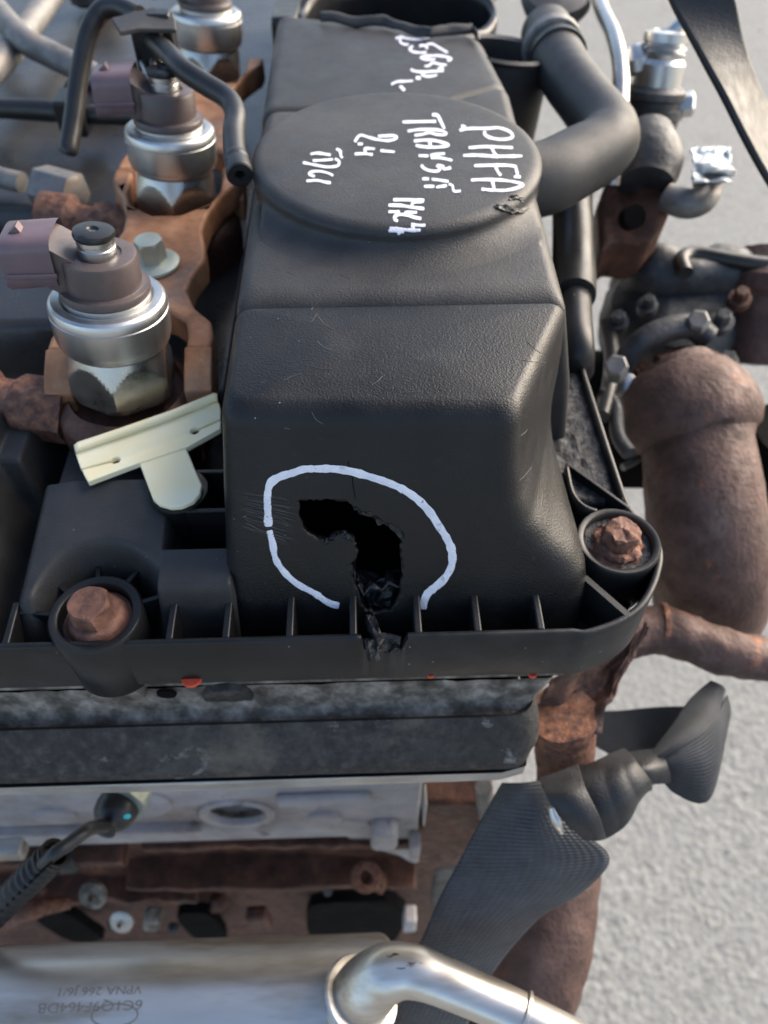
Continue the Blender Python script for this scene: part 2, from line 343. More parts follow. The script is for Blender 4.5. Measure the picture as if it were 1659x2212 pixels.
# torn lips round the hole
def torn(name, pts, out, depth, m='plastic_torn'):
    mb = MB(); n = len(pts); rows = 7
    def fn(u, v):
        i = min(int(u*(n-1)), n-2); t = u*(n-1)-i
        p = wall(*z2(lerp(Vector(pts[i]), Vector(pts[i+1]), t))); 
        q = p+nW*(out*math.sin(v*PI*.8)+.03)-nW*depth*v
        k = Vector(noise.noise_vector(Vector((u*9, v*3, depth*7))))*(.06+.12*v)
        return q+k
    mb.grid(fn, 40, rows); return mb.build(name, m, cover, solid=.06)
fan = [(905, 478), (1000, 470), (1050, 500), (1095, 515), (1150, 552), (1128, 590), (1125, 680), (1085, 760), (1040, 800), (1012, 760), (1008, 660), (1005, 610), (1022, 555), (1000, 505)]
fc = Vector((1050, 620)); nf_ = len(fan); mb = MB()
def ff(u, v):
    k = u*nf_; i = int(k) % nf_; p = Vector(fan[i]).lerp(Vector(fan[(i+1) % nf_]), k-int(k)); q = fc.lerp(p, .12+.88*v)
    return wall(*z2(q), .015+.07*(1-v)*(1-v)+.06*v*v*abs(noise.noise(Vector((u*14, v*2, 3))))) + nW*.05*noise.noise(Vector((q.x*.03, q.y*.03, 2)))
mb.grid(ff, 84, 12, cu=True); mb.build('torn_flap', 'plastic_scuffed', cover)
torn('torn_lip', [(770, 830), (810, 900), (850, 850), (900, 870), (950, 830), (1005, 850)], .03, .5)
torn('torn_lip', [(600, 600), (640, 568), (690, 552), (748, 582)], .07, .12)
torn('torn_lip', [(760, 402), (830, 442), (920, 482), (1000, 507)], .06, .12)
mb = MB()
def fn(u, v):                                # crumpled inner web below the hole
    p = wall(*z2((lerp(765, 1010, u), lerp(840, 1000, v)))); p = p-nW*(.55-.2*v+.15*math.sin(u*7))
    return p+Vector(noise.noise_vector(p*2.6))*.28
mb.grid(fn, 14, 11).build('crumpled_web', 'plastic_torn', cover, solid=.08, flat=True)
# middle housing with the round boss
mk = [(-1.9, [(-4.4, 19.3, .3), (-4.4, 7.55, .3), (6.4, 7.55, .3), (6.6, 21.3, .3), (1.9, 19.3, .3)]),
      (2.0, [(-4.1, 19.3, .3), (-4.1, 7.5, .3), (5.9, 7.5, .3), (6.1, 21.3, .3), (1.9, 19.3, .3)]),
      (5.2, [(-3.8, 19.3, .3), (-3.8, 7.45, .3), (5.15, 7.45, .3), (5.4, 21.3, .3), (1.9, 19.3, .3)])]
mm = loftbody(mk, 5.2, .55, [.4, .85, .4, .15, .15], crown=0, nz=18); surf(mm)
mm.build('middle_housing', 'plastic_dusty', cover, angle=60)
dc = Vector((.82, 14.25, 0)); DR = 4.62
prof = [(DR+1.25, 5.1)]+[(DR+1.2*(1-math.sin(PI/2*i/9))+.0, 5.19+.5*(1-math.cos(PI/2*i/9))) for i in range(0, 10)]
for i in range(0, 8):
    a = PI/2*i/7; prof.append((DR-.42+.42*math.cos(a), 5.78+.28*math.sin(a)))
prof += [(DR*.8, 6.07), (DR*.5, 6.08), (DR*.2, 6.08), (1e-5, 6.08)]
def discrf(a, r, z):                         # the flare dies into the side walls
    x = r*math.cos(a)
    if z < 5.68: r = min(r, max(DR*.995, 4.2/max(.05, abs(math.cos(a))))) 
    return r
dm = MB().lathe(prof, dc, n=120, rf=discrf); surf(dm)
disc = dm.build('round_boss', 'plastic_dusty', cover, angle=60)
mb = MB(); mb.lathe([(DR-.02, 5.5), (DR-.02, 5.6), (DR-.05, 3.2), (DR-.6, 2.0), (1.0, 1.9)], dc, n=96); mb.build('boss_skirt', 'plastic', cover)
# far housing
fk = [(-1.9, [(-4.4, 29.5, .3), (-4.4, 19.45, .3), (1.9, 19.45, .3), (6.6, 21.5, .3), (6.4, 27.5, .8)]),
      (2.0, [(-4.2, 29.5, .3), (-4.2, 19.45, .3), (1.9, 19.45, .3), (6.1, 21.5, .3), (5.8, 27.3, .8)]),
      (5.1, [(-3.95, 29.5, .3), (-3.95, 19.45, .3), (1.9, 19.45, .3), (5.4, 21.5, .3), (4.9, 26.8, .8)])]
fm = loftbody(fk, 5.1, .5, [.5, .5, .4, .5, .3], crown=.1, nz=14); surf(fm)
fm.build('far_housing', 'plastic_dusty', cover, angle=60)
# broken neck beyond it
mb = MB()
def fn(u, v):
    a = u*2*PI; r = 4.3+.25*v; z = lerp(0, 4.6+.7*noise.noise(Vector((math.cos(a)*1.7, math.sin(a)*1.7, 3))), v)
    return Vector((1.6+r*1.05*math.cos(a), 31.5+r*.95*math.sin(a), z))
mb.grid(fn, 72, 10, cu=True).build('broken_neck', 'plastic_smooth', cover, solid=.3)
mb = MB(); mb.lathe([(1e-5, .6), (4.4, .6)], (1.6, 31.5, 0), n=40); mb.build('neck_floor', 'black', cover)
pts = [(692, 52), (760, 60), (830, 62), (880, 78), (930, 88), (970, 82), (1020, 78), (1030, 95)]
mb = MB()
def fn(u, v):
    i = min(int(u*7), 6); p = at(*lerp(Vector(pts[i]), Vector(pts[i+1]), u*7-i), z=5.15)
    return p+Vector((0, .45*v, .12+.25*math.sin(v*2)+.12*noise.noise(Vector((u*9, v, 0)))))
mb.grid(fn, 50, 6).build('broken_edge', 'plastic_dusty', cover, solid=.12)
mb = MB()
mb.prism([(-4.3, 36, 4.2), (-4.3, 29.5, 4.9), (-3.1, 29.6, 4.9), (-3.0, 36, 4.2)], (0, 0, -5)); mb.prism([(-4.3, 44, 4.5), (-4.3, 36.2, 4.5), (7, 36.2, 4.5), (7, 44, 4.5)], (0, 0, -5))
mb.build('back_housing', 'plastic_smooth', cover, bevel=.3)
# gouge marks on the round boss and housing
def scar(name, pts, wd, z=zm(560, 0, 1.975)):
    mb = MB()
    for k in range(3):
        q = [hit(*z((x+random.uniform(-6, 6), y+k*7+random.uniform(-3, 3)))) for x, y in pts]
        q = [h[0]+h[1]*.02 for h in q if h]
        if len(q) > 1: mb.tube(q, [.02]+[wd]*(len(q)-2)+[.02], 6, sm=4)
    mb.jitter(.05, 6); mb.build(name, 'plastic_torn', cover)
scar('gouge', [(1335, 1012), (1380, 1022), (1420, 1030), (1470, 1035), (1500, 1022)], .06)
scar('gouge', [(1410, 975), (1440, 970), (1475, 980)], .04)

# rim, floor, ribs
def rimpath():
    pts = []
    for i in range(90): pts.append(Vector((lerp(-17, 5.0, i/89), .12)))
    k = [at(*q, z=0).to_2d() for q in ((1270, 1371), (1330, 1352), (1372, 1328), (1400, 1300), (1420, 1262), (1430, 1230), (1434, 1200), (1428, 1170), (1410, 1140), (1390, 1117), (1365, 1095))]
    k = [Vector((p.x, p.y)) for p in k]
    pts += k+[Vector((7.45, 6)), Vector((7.4, 9)), Vector((7.35, 14)), Vector((7.3, 22)), Vector((7.3, 30))]
    p3, _ = crom([Vector((p.x, p.y, 0)) for p in pts], 1, 3); return p3
RP = rimpath()
def notch(x, y):
    if y > .6: return 0
    return -.62*ss(-.62, -.5, x)*(1-ss(.48, .62, x))*(1+.5*noise.noise(Vector((x*5, 0, 0))))
mb = MB(); th = .2
vs = []; n = len(RP)
for i, p in enumerate(RP):
    t = (RP[min(i+1, n-1)]-RP[max(i-1, 0)]).normalized(); nn = Vector((-t.y, t.x, 0)); zt = notch(p.x, p.y)
    b = -2.12
    vs += [p+Vector((0, 0, b))-nn*.03, p+Vector((0, 0, zt-.05)), p+Vector((0, 0, zt))+nn*.05, p+nn*(th-.05)+Vector((0, 0, zt)), p+nn*th+Vector((0, 0, zt-.05)), p+nn*th+Vector((0, 0, b))]
fs = [(i*6+k, i*6+(k+1) % 6, (i+1)*6+(k+1) % 6, (i+1)*6+k) for i in range(n-1) for k in range(6)]
mb.add(vs, fs); mb.build('rim', 'plastic_smooth', cover, angle=50)
# floor of the trough inside the rim
fl = [p+Vector((0, 0, -1.65)) for p in RP[1:]]
mb = MB(); c = [Vector((min(p.x*.5, 3), max(p.y+3, 3) if p.y < 4 else p.y, -1.65)) for p in fl]
mb.prism([(-17, .3, -1.65), (5.2, .3, -1.65), (6.6, .9, -1.65), (7.6, 2.4, -1.65), (7.3, 5, -1.65), (7.2, 30, -1.65), (-17, 30, -1.65)], (0, 0, -.2))
mb.build('trough_floor', 'plastic_smooth', cover)
# the gritty right-hand flange
mb = MB(); mb.grid(lambda u, v: Vector((lerp(5.2, 7.25, u), lerp(4.9, 24, v), -.25+.1*noise.noise(Vector((u*9, v*60, 1))))), 14, 120)
mb.build('gritty_flange', 'grit', cover, solid=.5)
for x in (365, 487, 625, 763, 905, 1035, 1173, 15, -90):
    a = at(x, 1378, z=0); y1 = 1.95 if x > 300 else 1.2
    top = 0.02
    mb = MB(); w_ = .1
    pr = [(-.02, -1.6), (-.02, top), (y1-.65, top+.06), (y1-.3, top+.5), (y1+.1, top+.55), (y1+.1, -1.6)]
    if x < 300: pr = [(-.02, -1.6), (-.02, top), (y1, top+.1), (y1, -1.6)]
    mb.prism([Vector((a.x-w_, .28+y, z)) for y, z in pr], (2*w_, 0, 0)); mb.build('rib', 'plastic_smooth', cover, bevel=.05)
a = at(1262, 1245, z=.05); b = at(1362, 1332, z=0); mb = MB(); d = (b-a).normalized(); nn = Vector((-d.y, d.x, 0))*.09
mb.prism([a-nn, b-nn, b+nn, a+nn], (0, 0, -1.7)); mb.build('rib', 'plastic_smooth', cover, bevel=.03)
a = at(1225, 1000, z=.1); b = at(1362, 1098, z=0); mb = MB(); d = (b-a).normalized(); nn = Vector((-d.y, d.x, 0))*.05
mb.prism([a-nn, b-nn, b+nn, a+nn], (0, 0, -1.7)); mb.build('rib', 'plastic_smooth', cover, bevel=.02)
a = at(1228, 1005, z=.1); k = [a, at(1240, 1060, z=.1), at(1262, 1088, z=.1), at(1290, 1100, z=.05)]
k, _ = crom(k, 1, 5); mb = MB()
mb.grid(lambda u, v: k[min(int(u*(len(k)-1)+.5), len(k)-1)]-Vector((0, 0, 1.6*v)), len(k), 4); mb.build('rib', 'plastic_smooth', cover, solid=.1)
# broken rim chips
def chip(c, size, rot, seed):
    mb = MB(); q = Matrix.Rotation(rot[2], 3, 'Z') @ Matrix.Rotation(rot[1], 3, 'Y') @ Matrix.Rotation(rot[0], 3, 'X')
    mb.grid(lambda u, v: Vector(c)+q @ Vector(((u-.5)*size[0], (v-.5)*size[1], .1*math.sin(u*5+seed)+.12*noise.noise(Vector((u*4, v*4, seed))))), 6, 6)
    return mb.build('broken_chip', 'plastic_torn', cover, solid=.16, flat=True)
chip(at(812, 1362, z=-.35), (.35, .9), (.3, .5, .5), 1)
chip(at(838, 1393, z=-.5), (.62, .5), (1.0, .2, .1), 2)
chip(at(800, 1405, z=-.55), (.4, .6), (.9, -.4, -.2), 5)
# bolt bosses
def boss(c, ro, ri, zt, zb, name='bolt_boss'):
    mb = MB(); mb.lathe([(ro-.12, zb), (ro-.02, zb+.15), (ro, zt-.06), (ro-.05, zt), (ri+.05, zt), (ri, zt-.05), (ri-.02, zt-.4), (ri-.15, zt-.42), (1e-5, zt-.42)], (c.x, c.y, 0), n=64)
    return mb.build(name, 'plastic_smooth', cover, angle=50)
bl = at(205, 1325, z=.12); boss(bl, 1.24, .96, .12, -2.5)
br = at(1337, 1166, z=.1); boss(br, 1.2, .98, .1, -2.1)
mb = MB(); mb.lathe([(1e-5, -.16), (.6, -.18), (.97, -.14)], (br.x, br.y, 0), n=40); mb.jitter(.05, 4); mb.build('boss_grime', 'grit', cover)
for a in (20, 60, 100, 140, 175):
    p = Vector((bl.x, bl.y, 0)); d = Vector((math.cos(R(a)), math.sin(R(a)), 0)); n_ = Vector((-d.y, d.x, 0))*.06
    q1 = p+d*1.18; q2 = p+d*(1.95 if a > 30 and a < 160 else 2.1)
    mb = MB(); mb.prism([q1-n_, q2-n_, q2+n_, q1+n_], (0, 0, -1.5)); o = mb.build('rib', 'plastic_smooth', cover, bevel=.03)
# left deck
def sbx(x, a, b, s): return ss(a-s/2, a+s/2, x)*(1-ss(b-s/2, b+s/2, x))
def deck(x, y):
    z = -1.55
    def up(h, m): return -1.55+(h+1.55)*m
    lean = .12*(y-3)
    A = ss(-10.6, -9.5, x)*(1-ss(-6.0, -5.6, x))*ss(.25, 1.5, y)*(1-ss(4.9, 5.25, y)); A *= ss(1.15, 2.0, math.hypot((x-bl.x)*(1.12 if x < bl.x else 1), y-bl.y))
    z = max(z, up(.72+.17*(y-2.4)-.18*ss(-8.6, -9.8, x), A))
    B = sbx(x, -6.1, -3.9, .3)*ss(.7, 1.6, y)*(1-ss(2.6, 2.85, y)); z = max(z, up(.72+.12*(y-2), B))
    C = (1-ss(-11.5, -10.6, x))*ss(.4, 1.6, y)*(1-ss(7.3, 7.8, y)); C *= ss(1.5, 2.3, math.hypot(x-bl.x, y-bl.y)); z = max(z, up(1.15+.5*ss(3.6, 4.1, y), C))
    D = sbx(x, -9.7, -6.6, .2)*sbx(y, 4.5, 7.8, .3); z = max(z, up(.35, D))
    E_ = (1-ss(-10.6, -10.2, x))*sbx(y, 5.6, 9.3, .5); z = max(z, up(1.1, E_))
    return z
mb = MB(); mb.grid(lambda u, v: Vector((lerp(-16, -3.95, u), lerp(.55, 9.5, v), deck(lerp(-16, -3.95, u), lerp(.55, 9.5, v)))), 200, 150)
mb.build('left_deck', 'plastic_dusty', cover, angle=80)
def back(x, y):
    z = -1.3
    A = (1-ss(-11.0, -10.5, x))*sbx(y, 12.0, 17.3, .5); z = max(z, -1.3+2.5*A)
    B = (1-ss(-9.9, -9.4, x))*ss(19.6, 20.2, y); z = max(z, -1.3+2.4*B)
    C = sbx(x, -10.6, -5, .3)*ss(9.5, 10, y); z = max(z, -1.3+1.2*C)
    return z
mb = MB(); mb.grid(lambda u, v: Vector((lerp(-30, -4.1, u), lerp(9.5, 60, v), back(lerp(-30, -4.1, u), lerp(9.5, 60, v)))), 150, 230)
mb.build('rear_deck', 'tan_black', cover, angle=80)
cb = at(385, 1058, z=1.2); mb = MB()
mb.lathe([(.72, -1.5), (.8, 1.1), (.84, 1.14), (.82, 1.2), (.5, 1.2), (.45, 1.1), (1e-5, 1.1)], (cb.x, cb.y, 0), n=48); mb.build('clip_boss', 'plastic_smooth', cover)
for yy in (cb.y-.72, cb.y+.75):
    mb = MB(); mb.box((-4.7, yy, -.2), (1.4, .14, 2.7)); mb.build('rib', 'plastic_smooth', cover, bevel=.03)
# marker writing, laid on the surface
def stroke(mb, pts, wd, z, lift=.012):
    P_ = [Vector((*z(p), 0)) for p in pts]
    if len(P_) > 2: P_, _ = crom(P_, 1, 7)
    else: P_ = [P_[0].lerp(P_[1], i/9) for i in range(10)]
    L_ = []; n = len(P_)
    for i, p in enumerate(P_):
        t = (P_[min(i+1, n-1)]-P_[max(i-1, 0)]).normalized(); q = Vector((-t.y, t.x, 0))
        ww = wd*(1+.3*noise.noise(Vector((p.x*.06, p.y*.06, 2)))+.12*noise.noise(Vector((p.x*.3, p.y*.3, 5))))*(.75 if i in (0, n-1) else 1)
        row = []
        for k in (-1, -.33, .33, 1):
            h = hit(p.x+q.x*ww*k, p.y+q.y*ww*k)
            if not h: row = None; break
            row.append(h[0]+h[1]*(lift+.006*(abs(k) < .5)))
        if row:
            if L_ and (L_[-1][1]-row[1]).length > 1.5: row = None
        if row: L_.append(row)
    if len(L_) > 1:
        vs = [v for r_ in L_ for v in r_]
        mb.add(vs, [(i*4+k, i*4+k+1, i*4+4+k+1, i*4+4+k) for i in range(len(L_)-1) for k in range(3)])
mb = MB()
stroke(mb, [(287, 515), (283, 430), (281, 350), (297, 280), (350, 243), (420, 222), (480, 202), (560, 200), (640, 200), (740, 215), (850, 246), (940, 276), (1020, 312), (1100, 366), (1170, 440), (1215, 510), (1260, 580), (1287, 650), (1285, 730), (1245, 800), (1190, 850), (1155, 880), (1135, 925), (1130, 965)], 8.2, z2)
stroke(mb, [(291, 535), (310, 610), (325, 690), (370, 760), (440, 825), (540, 880), (600, 922), (640, 940), (672, 946)], 7, z2)
mb.build('marker_ring', 'marker', cover)
zA_, zB_, zC_, zD_ = zm(740, 270, 6.381), zm(980, 270, 6.705), zm(1120, 290, 7.541), zm(960, 60, 8.295)
words = {
 'PHFA': (zC_, 4.0, [[(215, 275), (380, 245), (600, 240), (750, 240), (950, 230), (1120, 280), (1200, 340), (1210, 400), (1120, 440), (950, 445), (780, 410), (690, 350), (700, 290)], [(250, 185), (330, 225)], [(390, 605), (700, 585), (1000, 595), (1225, 605)], [(285, 750), (550, 745), (850, 765), (1150, 765), (1400, 760)], [(815, 600), (870, 700), (940, 800)],
   [(490, 945), (800, 935), (1100, 935), (1290, 960)], [(890, 950), (940, 1060), (1000, 1130)], [(1270, 960), (1300, 1080), (1310, 1160)], [(1240, 1150), (1370, 1155)], [(430, 1215), (700, 1205), (1000, 1215), (1250, 1250), (1410, 1300), (1300, 1360), (1100, 1405), (850, 1405), (630, 1385)], [(830, 1220), (850, 1300), (870, 1400)]]),
 'TRANSIT': (zB_, 3.8, [[(175, 240), (450, 235), (740, 230)], [(670, 120), (760, 130), (810, 220), (880, 360)], [(260, 395), (430, 370), (620, 365), (800, 380), (900, 420), (880, 455), (750, 450), (620, 420), (500, 450), (375, 465)], [(365, 560), (520, 545), (700, 550), (850, 585), (940, 625), (880, 650), (700, 665), (520, 655), (395, 630)], [(625, 560), (645, 655)],
   [(445, 805), (610, 810)], [(640, 800), (760, 780), (885, 770)], [(650, 840), (800, 840), (1010, 885)], [(490, 960), (540, 1020), (650, 1060), (770, 1060), (800, 1010), (740, 970)], [(760, 965), (850, 985), (870, 1030), (990, 1005)], [(505, 1195), (620, 1195)], [(660, 1200), (800, 1215), (950, 1240)], [(535, 1320), (710, 1320)], [(740, 1335), (920, 1305)], [(950, 1280), (1010, 1310), (1040, 1400), (1150, 1395)]]),
 'MK7': (zB_, 4.2, [[(20, 1545), (250, 1545), (540, 1555)], [(530, 1565), (360, 1590), (330, 1650)], [(-60, 1635), (150, 1640), (330, 1670), (540, 1695)], [(-60, 1745), (130, 1745)], [(210, 1755), (420, 1755)], [(100, 1900), (50, 1880), (50, 1820), (130, 1790), (250, 1800), (380, 1840), (490, 1860)], [(-40, 2020), (100, 2030), (300, 2050), (480, 2050)], [(320, 1955), (440, 1970), (560, 1970)], [(340, 1970), (360, 2050)], [(60, 2000), (130, 2120)], [(-60, 2060), (100, 2060), (200, 2080)]]),
 '2.4': (zA_, 3.6, [[(935, 550), (985, 470), (1040, 440), (1150, 470), (1300, 510), (1450, 525), (1570, 505), (1600, 465), (1540, 445), (1420, 450), (1310, 455)], [(985, 580), (1065, 580)], [(935, 740), (1080, 735), (1225, 750)], [(1110, 735), (1100, 660), (1160, 650), (1260, 660)], [(1345, 685), (1450, 695), (1575, 705)]]),
 'TDCI': (zA_, 3.4, [[(230, 740), (350, 725), (460, 740), (555, 755)], [(640, 660), (700, 690), (715, 770), (745, 805)], [(265, 845), (400, 840), (590, 825)], [(620, 815), (680, 850), (680, 910), (620, 940), (480, 945), (330, 920), (110, 875)], [(300, 1100), (215, 1060), (260, 1020), (380, 1015), (480, 1035), (560, 1065), (590, 1090)], [(165, 1170), (330, 1160), (450, 1185), (555, 1200)]]),
 '256': (zD_, 3.1, [[(240, 310), (350, 265), (420, 290), (600, 320), (800, 315), (930, 290), (960, 265), (850, 240), (690, 240)], [(350, 290), (330, 370), (400, 420), (510, 430)], [(600, 460), (530, 520), (600, 580), (740, 600), (880, 595)], [(730, 460), (850, 450), (900, 520)], [(880, 430), (1000, 420), (1130, 490), (1320, 600)], [(1310, 770), (1390, 730), (1300, 690), (1100, 660), (900, 670), (760, 695), (850, 740), (1000, 740), (1060, 730)], [(840, 880), (930, 870), (1010, 810), (1150, 840), (1300, 855)], [(1230, 900), (1120, 950)], [(555, 940), (620, 980), (800, 1000), (1000, 990), (1240, 975)], [(770, 1050), (870, 1090), (1000, 1085), (1100, 1060)], [(660, 1120), (760, 1130)], [(150, 1260), (260, 1205), (400, 1195), (600, 1185)], [(330, 1290), (430, 1390)]]),
}
for k, (zf, wd_, ss_) in words.items():
    mb = MB()
    for s_ in ss_: stroke(mb, s_, .84*wd_*(1.5 if len(s_) == 2 and k == '256' else 1), zf)
    if mb.v: mb.build('handwriting', 'marker', cover)
# scratches left of the hole
mb = MB()
for i in range(26):
    y = 320+i*6.8+random.uniform(-5, 5); x0 = 90+random.uniform(-15, 60); q = []
    for j in range(5):
        h = hit(*z2((lerp(x0, random.uniform(380, 455), j/4), y+j*(10+i*.9))))
        if h: q.append(h[0]+h[1]*.004)
    if len(q) > 2: mb.tube(q, [.002]+[random.uniform(.005, .014)]*(len(q)-2)+[.003], 5, sm=4)
mb.build('scratch_marks', 'scuff_pale', cover)['kind'] = 'stuff'
rs = random.Random(11); mb = MB()            # faint scuffs on the top and front
for i in range(18):
    x, y = rs.uniform(560, 1150), rs.uniform(560, 1010); a = rs.uniform(-.9, .9)+(PI/2 if i % 3 == 0 else 0); l = rs.uniform(12, 60)
    stroke(mb, [(x, y), (x+l*.5*math.cos(a)+rs.uniform(-4, 4), y+l*.5*math.sin(a)), (x+l*math.cos(a), y+l*math.sin(a)*.8)], rs.uniform(.35, .9), lambda p: p, .003)
mb.build('scuff_marks', 'scuff_pale', cover)['kind'] = 'stuff'
mb = MB(); nh = len(hole3); hc_ = sum(hole3, Vector())/nh  # pale broken edge of the plastic
def he(u, v):
    i = int(round(u*nh)) % nh; p = hole3[i]; d = (p-hole3[i-2]).cross(nW).normalized()
    return p+nW*(.03-.2*(1-v))-d*.0+(p-hc_).normalized()*(.02+.09*v*(.6+.8*noise.noise(p*3)))+nW*.04*noise.noise(p*7)*v
mb.grid(he, nh, 4, cu=True); mb.build('broken_edge', 'plastic_scuffed', cover)
mb = MB()                                    # hairline crack above the hole
q = [hit(*z2(p)) for p in ((722, 160), (728, 200), (742, 240), (748, 290), (755, 330), (760, 365))]
mb.tube([h[0]+h[1]*.002 for h in q if h], .012, 6, sm=3); mb.build('hairline_crack', 'black', cover)

# ------------------------------------------------------------------ rusty flange bolts in the cover
def flange_bolt(name, c, ax, label, Rh, hh, Rw, amp, sc, seed, m='rust_bolt'):
    t = thing(name, label, 'bolt', c, 'rusty bolts holding the valve cover')
    hf = hexrf(Rh, R(20)); mb = MB()
    pr = [(1, -.1)]+[(1, hh*i/10) for i in range(11)]+[(.9, hh+.05)]+[(.9*i/6, hh+.055) for i in range(5, 0, -1)]+[(1e-5, hh+.055)]
    mb.lathe(pr, c, ax, 72, rf=lambda a, r, z: min(hf(a), Rh*(.9+1.2*max(0, hh-z))) if r == 1 else r*Rh*.92); mb.jitter(amp, sc, seed); mb.build('bolt_head', m, t, angle=24)
    mb = MB(); mb.lathe([(Rw-.03, -.42), (Rw, -.3), (Rw-.02, -.22), (Rw*.9, -.2), (Rw*.87, -.16), (Rh*1.28, -.1), (Rh*1.25, -.02), (Rh*1.1, .06), (Rh*.8, .08)], c, ax, 64); mb.jitter(amp*1.2, sc*1.3, seed+3); mb.build('bolt_washer', m, t, angle=40)
    return t
flange_bolt('cover_bolt', Vector((bl.x-.02, bl.y, .0)), (-.05, 0, 1), 'rusty hex bolt with flat washer at the front left of the valve cover', .6, .62, .93, .012, 3.2, 1)
flange_bolt('cover_bolt', Vector((br.x, br.y, -.02)), (.06, .02, 1), 'badly corroded crumbling bolt in the right corner of the valve cover', .56, .5, .95, .1, 2.6, 9)

# ------------------------------------------------------------------ injectors
def make_injector(base, label, top=True):
    t = thing('fuel_injector', label, 'injector', base, 'fuel injectors along the left of the engine')
    ax = Vector((.07, .08, 1)).normalized(); hf = hexrf(1.62, .25); b = Vector(base)
    mb = MB()                                # hexagon body with a turned chamfer
    zs = [0]+[1.75*i/24 for i in range(1, 25)]
    mb.lathe([(1, z) for z in zs], b, ax, 96, rf=lambda a, r, z: min(hf(a), 1.29+max(0, (1.72-z))*.36, 1.5+z*.5)); mb.build('hex_body', 'steel_warm', t, angle=11)
    mb = MB(); pr = [(1.25, 1.6), (1.45, 1.66), (1.56, 1.78), (1.575, 1.9), (1.6, 1.92), (1.62, 2.0), (1.63, 2.72), (1.6, 2.74), (1.6, 2.78), (1.63, 2.8), (1.625, 2.92), (1.58, 3.02), (1.5, 3.08), (1.38, 3.1), (1.28, 3.1), (1.25, 3.04), (1.2, 3.0), (1.0, 3.0)]
    mb.lathe(pr, b, ax, 80); mb.build('cap_nut', 'steel', t, angle=25)
    mb = MB(); mb.lathe([(1.2, 2.98), (1.2, 3.22), (1.15, 3.25), (1, 3.25)], b, ax, 64); mb.build('steel_collar', 'steel', t)
    mb = MB(); mb.lathe([(1.2, 3.25), (1.23, 3.27), (1.23, 3.42), (1.2, 3.47), (1.08, 3.48), (1.04, 3.5), (1.02, 4.25), (.99, 4.33), (.93, 4.36), (.62, 4.36), (.6, 4.3), (1e-5, 4.3)], b, ax, 64); mb.build('plastic_neck', 'brown_plastic', t, angle=40)
    q = ax.to_track_quat('Z', 'Y').to_matrix(); Tm = lambda x, y, z: b+Matrix.Rotation(0, 3, 'Z') @ (Vector((x, y, 0))+ax*z)
    # connector arm and socket, pointing left
    mb = MB(); mb.prism([Tm(-.35, -.62, 4.34), Tm(-.95, -.62, 4.75), Tm(-1.35, -.62, 5.0), Tm(-1.35, -.62, 3.75), Tm(-.9, -.62, 3.5), Tm(-.3, -.62, 3.5)], Vector((0, 1.24, 0))); mb.build('connector_arm', 'brown_plastic', t, bevel=.12)
    mb = MB(); sec = []
    for i in range(40):
        a = 2*PI*i/40; c, s_ = math.cos(a), math.sin(a); sec.append((.72*math.copysign(abs(c)**.45, c), .72*math.copysign(abs(s_)**.45, s_)))
    def fn(u, v):
        i = int(round(u*40)) % 40; y, z = sec[i]; k = [1, 1, 1, .97, .85, .8, .8][min(6, int(v*6+.5))]; x = [-1.0, -1.7, -2.3, -2.35, -2.35, -2.2, -1.4][min(6, int(v*6+.5))]
        return Tm(x, y*k, 4.38+z*k*.98+.05*(x+1.2))
    mb.grid(fn, 40, 7, cu=True); soc = mb.build('connector_socket', 'mauve_plastic', t, angle=40)
    mb = MB(); mb.box(Tm(-1.6, -.74, 4.15), (1.3, .1, .14)); mb.build('connector_ridge', 'mauve_plastic', soc, bevel=.03)
    mb = MB(); mb.prism([Tm(-1.8, -.2, 5.04), Tm(-2.15, -.2, 5.04), Tm(-1.9, -.2, 5.24)], Vector((0, .3, 0))); mb.build('connector_latch', 'mauve_plastic', soc, bevel=.02)
    mb = MB(); mb.lathe([(1e-5, 4.5), (.55, 4.5)], b, ax, 24)
    mb = MB(); mb.lathe([(.5, 4.3), (.5, 4.55), (.47, 4.58), (.47, 4.66), (.5, 4.69), (.5, 4.8), (.44, 4.82), (.44, 4.95), (.2, 4.95)], b, ax, 48); mb.build('return_spigot', 'steel', t)
    mb = MB(); mb.lathe([(.5, 4.82), (.54, 4.85), (.55, 4.92), (.52, 4.99), (.42, 5.02), (.16, 5.03), (.12, 4.98), (.1, 4.8)], b, ax, 40, rf=lambda a, r, z: r*(1+.05*math.sin(a*2+1)) if z > 4.97 else r); mb.build('seal_ring', 'rubber', t)
    return t
i1 = make_injector(at(272, 832, z=1.8), 'nearest fuel injector, open spigot on top, brown connector pointing left')
def cpi(base, label):
    c = copy_tree(i1); c.location = Vector(base)*S; c['label'] = label; return c
i2b = at(388, 452, z=1.8); cpi(i2b, 'second fuel injector, black return hose clipped over its top')
i3b = at(458, 178, z=1.8); cpi(i3b, 'farthest blurred fuel injector at the top of the picture')

